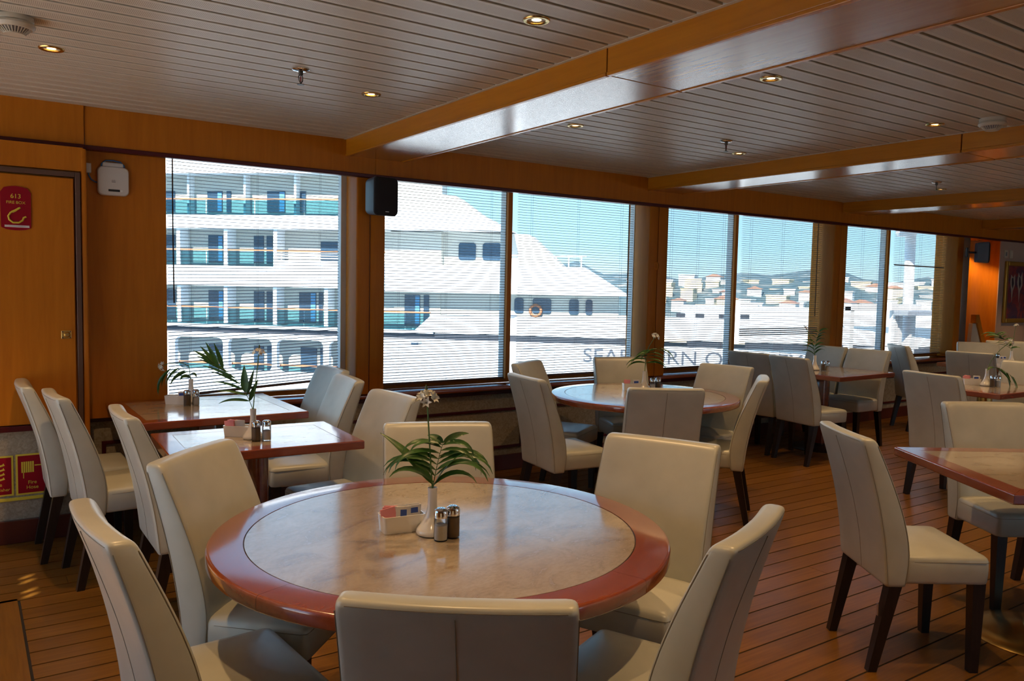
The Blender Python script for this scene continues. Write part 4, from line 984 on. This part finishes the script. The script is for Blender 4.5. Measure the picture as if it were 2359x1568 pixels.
# painting, switches, stair panel on the far end
o = empty('framed_painting', 'gold framed dark red painting on the far wall', 'painting', (12.20, 5.29, 1.55))
for a, b, c, d in ((-0.50, -0.44, -0.42, 0.42), (0.44, 0.50, -0.42, 0.42), (-0.44, 0.44, 0.36, 0.42), (-0.44, 0.44, -0.42, -0.36)):
    MB().rbox(a, b, -0.035, 0, c, d, 0.010, 3).obj('frame_side', 'gold_frame', o, True)
cv = MB().box(-0.44, 0.44, -0.012, -0.002, -0.36, 0.36).obj('canvas', 'canvas', o)
for px, sc in ((-0.27, 1.0), (-0.06, 1.15), (0.22, 0.95)):
    MB().prism([(px - 0.07 * sc, 0.14), (px - 0.05, 0.24 * sc), (px + 0.01, 0.20), (px + 0.06, 0.25 * sc), (px + 0.07 * sc, 0.10), (px + 0.02, 0.02), (px, -0.14), (px - 0.03, 0.02)], lambda a, b, d: (a, -0.012 - d, b), 0.0012).obj('painted_mask', 'paint_pale', cv)
    MB().prism([(px - 0.02 * sc, 0.10), (px - 0.03, 0.19 * sc), (px + 0.01, 0.20), (px + 0.035, 0.12), (px + 0.01, 0.05)], lambda a, b, d: (a, -0.0132 - d, b), 0.0008).obj('painted_face', 'paint_dark', cv)
for i, x in enumerate((11.71, 11.86)):
    o = empty('wall_switch', ('square switch plate left of its twin above the painting', 'square switch plate right of its twin above the painting')[i], 'switch', (x, 5.29, 2.065))
    MB().rbox(-0.045, 0.045, -0.008, 0, -0.055, 0.055, 0.003).obj('plate', 'cream_plastic', o); MB().rbox(-0.018, 0.018, -0.013, -0.007, -0.026, 0.026, 0.002).obj('rocker', 'grey_plastic' if i == 0 else 'ivory', o)
o = empty('stair_balustrade', 'slanted ivory stair panel with wooden handrail in the far recess', 'balustrade', (11.0, 5.40, 0))
MB().prism([(0.10, 0.62), (0.16, 1.12), (0.24, 1.12), (0.54, 0.62), (0.54, 0.1), (0.10, 0.1)], lambda a, b, d: (a, d, b), 0.05).obj('side_panel', 'ivory', o)
MB().prism([(0.20, 1.24), (0.28, 1.24), (0.556, 0.74), (0.556, 0.62), (0.535, 0.62), (0.235, 1.13), (0.2, 1.13)], lambda a, b, d: (a, -0.02 + d, b), 0.07).obj('handrail', 'beam_wood', o)
MB().box(0.12, 0.54, 0.01, 0.04, 0.0, 0.1).obj('foot', 'leg_wood', o)
downlight(11.25, 5.44, 'warm lamp in the top of the far recess', 2.2362)

# ================================================================== OUTSIDE
# moored cruise ship, in its own frame: x along the hull, -y towards us
SHO = Vector((22.589, 33.011, 0)); SHA = math.atan2(-0.68709, 0.72657)
ship = empty('cruise_ship', 'white cruise ship with balconies and lettered hull moored outside the windows', 'ship', SHO, SHA)
def sb(name, mat, *b, par=None): 
    m = MB()
    for q in b: m.box(*q)
    return m.obj(name, mat, par or ship)
XL = -30.0
# balcony block (left part): cabin wall set back 1.6 m, slabs, dividers, glass, rails, windows
def windows(lst, z0, z1, y_=0.80, blue=True):
    for i, (a, b) in enumerate(lst):
        a -= 0.48; b -= 0.48
        q = sb('window', 'ship_window', (a, b, y_ - 0.02, y_ + 0.1, z0, z1))
        if blue and b - a > 0.6: sb('curtain', 'ship_curtain', (b - (b - a) * 0.3, b - 0.02, y_ - 0.035, y_ - 0.021, z0 + 0.05, z1 - 0.05), par=q)
def rail(x0, x1, zr, zb, glass=True):
    sb('hand_rail', 'ship_rail', (x0, x1, -0.06, 0.04, zr - 0.035, zr + 0.035))
    if glass:
        x = x0
        while x < x1 - 0.1:
            b = min(x + 2.72, x1); sb('glass_panel', 'teal_glass', (x + 0.03, b - 0.03, -0.01, 0.01, zb, zr - 0.06)); x = b
for zf, zs0, zs1 in ((4.86, 4.16, 4.86), (2.22, 1.18, 2.22), (-0.87, -1.00, -0.86)):
    sb('deck_slab', 'ship_white', (XL, -6.6 if zf > 0 else -4.0, -0.25, 1.7, zs0, zs1))
sb('deck_slab', 'ship_white', (XL, -6.8, -0.3, 1.7, 7.0, 8.6))
sb('shadow_strip', 'ship_black', (XL, 22.0, -0.06, 1.7, -1.28, -1.00))  # solid black strip, the shadow line under the deck edge put into its colour
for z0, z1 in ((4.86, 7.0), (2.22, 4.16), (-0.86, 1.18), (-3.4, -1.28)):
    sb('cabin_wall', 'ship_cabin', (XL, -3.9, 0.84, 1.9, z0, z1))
rail(XL, -6.7, 5.70, 4.88); rail(XL, -12.5, 3.06, 2.24); rail(XL, -4.2, 0.05, -0.84); 
for k_, (dz, bx) in enumerate(((3.06, (-26.1, -23.4, -20.7, -17.95, -15.26, -12.5)), (0.05, (-26.1, -23.4, -20.7, -17.92, -15.27, -12.52, -9.72)))):
    for x in bx: sb('balcony_divider', 'ship_white', (x - 0.10, x + 0.10, -0.1, 0.84, dz - 0.84, dz + 1.12))
for x in (-17.6, -14.4, -11.6): sb('balcony_divider', 'ship_white', (x - 0.06, x + 0.06, 0.3, 0.84, 4.86, 7.0))
windows(((-24.2, -23.5), (-21.5, -20.8), (-18.75, -18.2), (-16.26, -15.42), (-13.65, -13.1), (-12.93, -12.6)), 2.4, 3.86)
windows(((-9.9, -8.6),), 2.6, 3.6, blue=False)
windows(((-24.2, -23.5), (-21.5, -20.8), (-18.75, -18.2), (-16.26, -15.40), (-13.65, -13.08), (-12.93, -12.6), (-11.09, -10.16), (-10.0, -9.78), (-5.32, -4.5), (-4.3, -4.02)), -0.7, 0.92)
windows(((-18.6, -18.3), (-16.26, -15.4), (-13.65, -13.1), (-12.9, -12.6), (-11.0, -10.1), (-9.9, -9.7)), -3.3, -2.0, blue=False)
windows(((-18.7, -18.2), (-16.3, -15.45), (-15.2, -14.95), (-12.9, -11.9), (-11.3, -10.75)), 5.1, 6.2)
sb('bulwark', 'ship_white', (-12.45, -6.6, -0.2, 0.0, 2.2, 2.55)); 
m = MB()
for zz in (2.66, 2.78, 2.90): m.box(-12.4, -6.6, -0.08, -0.04, zz, zz + 0.05)
for i in range(6): m.box(-12.2 + i * 1.05, -12.14 + i * 1.05, -0.09, -0.03, 2.5, 3.0)
m.obj('open_railing', 'ship_white', ship); sb('hand_rail', 'ship_rail', (-12.45, -6.6, -0.1, 0.0, 3.01, 3.09))
# hull side with rounded openings below the balcony rows
def hull_panel(x0, x1, z0, z1, holes):
    """flat plate in the hull plane with rounded rectangular openings built as strips"""
    m = MB(); cur = x0
    for a, b in holes:
        m.box(cur, a, -0.15, 0.15, z0, z1); cur = b
        hz0, hz1 = -3.25, -1.55; r = 0.32
        m.box(a, b, -0.15, 0.15, z0, hz0).box(a, b, -0.15, 0.15, hz1, z1)
        for sx, cx in ((1, a), (-1, b)):
            for sz, cz in ((1, hz0), (-1, hz1)):
                arc = [(cx + sx * (r - r * math.cos(t_)), cz + sz * (r - r * math.sin(t_))) for t_ in [PI / 2 * i / 6 for i in range(7)]]
                m.prism([(cx, cz)] + arc, lambda p, q, d_: (p, -0.15 + d_, q), 0.3)
    m.box(cur, x1, -0.15, 0.15, z0, z1); return m
hull_panel(XL, -3.9, -9.0, -1.28, ((-26.8, -24.2), (-23.9, -21.4), (-21.1, -18.6), (-18.15, -15.40), (-15.10, -12.66), (-12.38, -9.84), (-9.52, -7.6))).obj('hull_plating', 'ship_white', ship)
for a, b in ((-18.15, -15.40), (-15.10, -12.66), (-12.38, -9.84), (-9.52, -7.6)): sb('hand_rail', 'ship_rail', (a, b, 0.2, 0.3, -2.97, -2.88)); sb('glass_panel', 'teal_glass', (a, b, 0.22, 0.24, -3.4, -2.98))
# bow part: hull tapers in plan towards the right
BX = [(-3.9, 0.0), (4, 0.02), (10, 0.1), (15, 0.35), (20, 1.0), (26, 2.6)]
def skin(z0, z1, name, mat, xa=-3.9, xb=26, th=0.3, dy=0.0, flare=0.0):
    m = MB(); pts = [p for p in BX if xa <= p[0] <= xb]
    a = [(x, y_ - 0.15 + dy, z) for x, y_ in pts for z in (z0, z1)]; b = [(x, y_ - 0.15 + dy + th, z) for x, y_ in pts for z in (z0, z1)]
    n = len(a); f = []
    for i in range(len(pts) - 1):
        k_ = 2 * i; f += [(k_, k_ + 2, k_ + 3, k_ + 1), (n + k_ + 1, n + k_ + 3, n + k_ + 2, n + k_), (k_ + 1, k_ + 3, n + k_ + 3, n + k_ + 1), (k_, n + k_, n + k_ + 2, k_ + 2)]
    f += [(0, 1, n + 1, n), (n - 2, 2 * n - 2, 2 * n - 1, n - 1)]
    return m.add(a + b, f).obj(name, mat, ship)
skin(-9.0, -1.28, 'hull_plating', 'ship_white'); skin(-1.28, -0.97, 'dark_sheer_line', 'ship_black', dy=0.04); skin(-0.97, -0.06, 'bulwark', 'ship_white', -3.9, 26)
MB().prism([(-5.05, -0.92), (-4.1, -0.05), (-3.9, -0.05), (-3.9, -0.92)], lambda a, b, d_: (a, -0.15 + d_, b), 0.3).obj('bulwark_end', 'ship_white', ship)
for a, b in ((3.9, 5.1), (10.2, 11.2)): sb('deck_light', 'ship_lamp', (a + 3.4 if a < 4 else a, b + 3.4 if a < 4 else b, -0.3, -0.1, -1.05, -0.9))
sb('bulwark', 'ship_white', (8.2, 20, 0.2, 0.5, -0.06, 0.75)); 
for x in (8.0, 8.9, 10.0, 11.0): sb('fairlead', 'ship_black', (x, x + 0.42, 0.17, 0.25, 0.14, 0.34))
# superstructure of the forward half
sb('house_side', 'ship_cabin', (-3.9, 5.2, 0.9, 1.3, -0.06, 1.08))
for a, b in ((-0.78, -0.35), (-0.05, 0.42), (0.88, 1.83), (2.73, 3.22), (3.56, 3.90)):
    loft([[(p, y_, q) for p, q in rrect(a, b, 0.12, 0.88, 0.12, 4)] for y_ in (0.84, 0.95)], MB()).obj('window', 'ship_window', ship)
MB().tube([(1.05 + 0.28 * math.cos(t_), 0.78, 0.26 + 0.28 * math.sin(t_)) for t_ in [2 * PI * i / 20 for i in range(20)]], 0.07, 8, True).obj('life_ring', 'ship_rail', ship, True)
MB().prism([(-6.7, 1.08), (5.75, 1.08), (3.5, 2.45), (2.9, 2.45), (-6.7, 2.45)], lambda a, b, d_: (a, -0.1 + d_, b), 2.6).obj('forward_house', 'ship_white', ship)
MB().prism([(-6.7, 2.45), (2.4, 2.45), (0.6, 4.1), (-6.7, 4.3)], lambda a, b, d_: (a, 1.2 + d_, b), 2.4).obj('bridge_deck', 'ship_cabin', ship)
for a, b in ((-3.06, -2.16), (-1.8, -0.84), (1.15, 1.5)): loft([[(p, y_, q) for p, q in rrect(a, b, 2.75, 3.65, 0.15, 4)] for y_ in (1.14, 1.25)], MB()).obj('window', 'ship_window', ship)
MB().prism([(-6.8, 4.2), (-0.2, 4.2), (-1.5, 4.9), (-2.6, 5.0), (-6.8, 5.2)], lambda a, b, d_: (a, -0.3 + d_, b), 3.0).obj('bridge_roof', 'ship_white', ship)
MB().prism([(-6.8, 5.2), (-1.8, 5.0), (-3.2, 6.0), (-6.8, 6.4)], lambda a, b, d_: (a, 0.8 + d_, b), 2.0).obj('upper_house', 'ship_cabin', ship)
m = MB()
for i in range(7): m.box(-0.4 + i * 0.62, -0.34 + i * 0.62, 0.0, 0.06, 2.45, 3.0)
m.box(-0.5, 3.6, 0.0, 0.05, 2.96, 3.02); m.obj('open_railing', 'ship_white', ship)
# hull lettering, porthole, door outline
tx = text('hull_lettering', 'SEABOURN ODYSSEY', 'ship_letter', ship, (3.58, -0.16, -2.14), (PI / 2, 0, math.radians(1.0)), 0.95, 0.012, 'LEFT', 10.35)
MB().lathe([(0, 0), (0.20, 0), (0.25, 0.02), (0.25, -0.02), (0, -0.02)], 20).obj('porthole', 'ship_window', ship); ship.children[-1].rotation_euler = (PI / 2, 0, 0); ship.children[-1].location = (-5.28, -0.17, -2.46)
MB().tube([(x, -0.16, z) for x, z in rrect(0.5, 2.15, -3.6, -1.6, 0.2, 4)], 0.015, 4, True).obj('door_outline', 'hull_line', ship)
# sea, quay, hill and town
o = MB().box(-400, 900, 30, 900, -9.4, -9.0).obj('sea', 'sea'); tag(o, 'blue harbour water below the moored ship', 'water', kind='structure')
hm = MB(); n = 46; rs = random.Random(5); prof = []
for i in range(n):
    az = math.radians(20 + 85 * i / (n - 1)); hgt = 6.6 + 1.6 * math.sin(i * 0.8) + 1.2 * math.sin(i * 2.1) + rs.uniform(-1.0, 1.0) - 0.07 * max(0, i - 20)
    for rr, k_ in ((250, -1.0), (275, 0.05), (320, 0.65), (380, 1.0), (430, 0.9)):
        prof.append((rr * math.sin(az), rr * math.cos(az), -9 if k_ < 0 else -8 + (hgt * 1.35 + 8) * k_))
hm.add(prof, [(i * 5 + k_, (i + 1) * 5 + k_, (i + 1) * 5 + k_ + 1, i * 5 + k_ + 1) for i in range(n - 1) for k_ in range(4)])
o = hm.obj('hill', 'hill_hazed', None, True); tag(o, 'wooded hillside behind the harbour town', 'hill', kind='structure')
o = MB().box(60, 420, 120, 262, -9.2, -7.6).obj('quay_ground', 'quay'); o.rotation_euler = (0, 0, math.radians(-18)); tag(o, 'pale quay in front of the hillside town', 'quay', kind='structure')
def house(px, py, rz, w_, h_, z0, wall, roof):
    o = empty('town_house', 'small %s house %s on the hillside beyond the ship' % ({'house_white': 'white', 'house_cream': 'cream'}[wall], 'with a red roof' if roof else 'with a flat roof'), 'house', (px, py, z0), rz, 'pale houses of the hillside town')
    MB().box(-w_ / 2, w_ / 2, -3, 3, -5, h_).obj('walls', wall, o)
    if roof: MB().prism([(-w_ / 2 - .4, h_), (w_ / 2 + .4, h_), (0, h_ + w_ * 0.2)], lambda p, q, d_: (p, -3.3 + d_, q), 6.6).obj('roof', 'roof_tile', o)
    else: MB().box(-w_ / 2 - 0.2, w_ / 2 + 0.2, -3.2, 3.2, h_, h_ + 0.4).obj('roof_parapet', wall, o)
spots = []
for i in range(1500):
    az = math.radians(rs.uniform(43, 63)); lv = rs.random() ** 1.2; rr = 268 + 80 * lv; px, py = rr * math.sin(az), rr * math.cos(az)
    if any((px - a) ** 2 + (py - b) ** 2 < 9.5 ** 2 for a, b in spots): continue
    spots.append((px, py))
    house(px, py, -az + rs.uniform(-0.4, 0.4), rs.uniform(3.5, 7.5), rs.uniform(2.4, 5.0), -7.6 + 10.5 * lv, rs.choice(('house_white', 'house_white', 'house_cream')), rs.random() < 0.22)
    if len(spots) >= 84: break
# white gallows of our own ship outside the last window
o = empty('deck_gallows', 'white steel mast and railing posts of the outer deck seen through the farthest window', 'deck frame', (0, 0, 0))
MB().tube([(13.30, 7.5, -0.3), (13.24, 7.5, 2.5)], 0.085, 12).obj('mast', 'ship_white', o, True)
MB().lathe([(0, 0), (0.15, 0.0), (0.17, 0.06), (0.10, 0.14), (0, 0.16)], 16, (13.10, 7.5, 2.46)).obj('mast_lamp', 'ship_white', o, True)
for x in (11.60, 12.86, 13.0, 13.40): MB().box(x - 0.05, x + 0.05, 7.45, 7.55, -0.3, 1.28).obj('post', 'ship_white', o)
MB().box(11.55, 13.6, 7.44, 7.56, 1.22, 1.32).obj('top_bar', 'ship_white', o); MB().box(11.6, 13.6, 7.46, 7.54, 0.55, 0.61).obj('mid_bar', 'ship_white', o)
MB().box(12.75, 13.6, 7.2, 7.44, 1.14, 1.22).obj('canopy', 'hull_line', o)
MB().box(11.2, 16.5, 5.8, 7.7, -0.5, -0.3).obj('outer_deck', 'deck_plank', o)
o = empty('outer_bracket', 'white slanted bracket and upright under the deck overhang at the farthest pane', 'bracket', (0, 0, 0))
MB().prism([(12.60, 2.85), (13.05, 2.85), (13.35, 2.2), (13.35, -0.3), (13.0, -0.3), (13.0, 2.12)], lambda a, b, d_: (a, 6.7 + d_, b), 0.16).obj('upright', 'ship_white', o)
MB().box(12.4, 16.5, 6.0, 7.2, 2.85, 3.0).obj('overhang', 'ship_white', o)
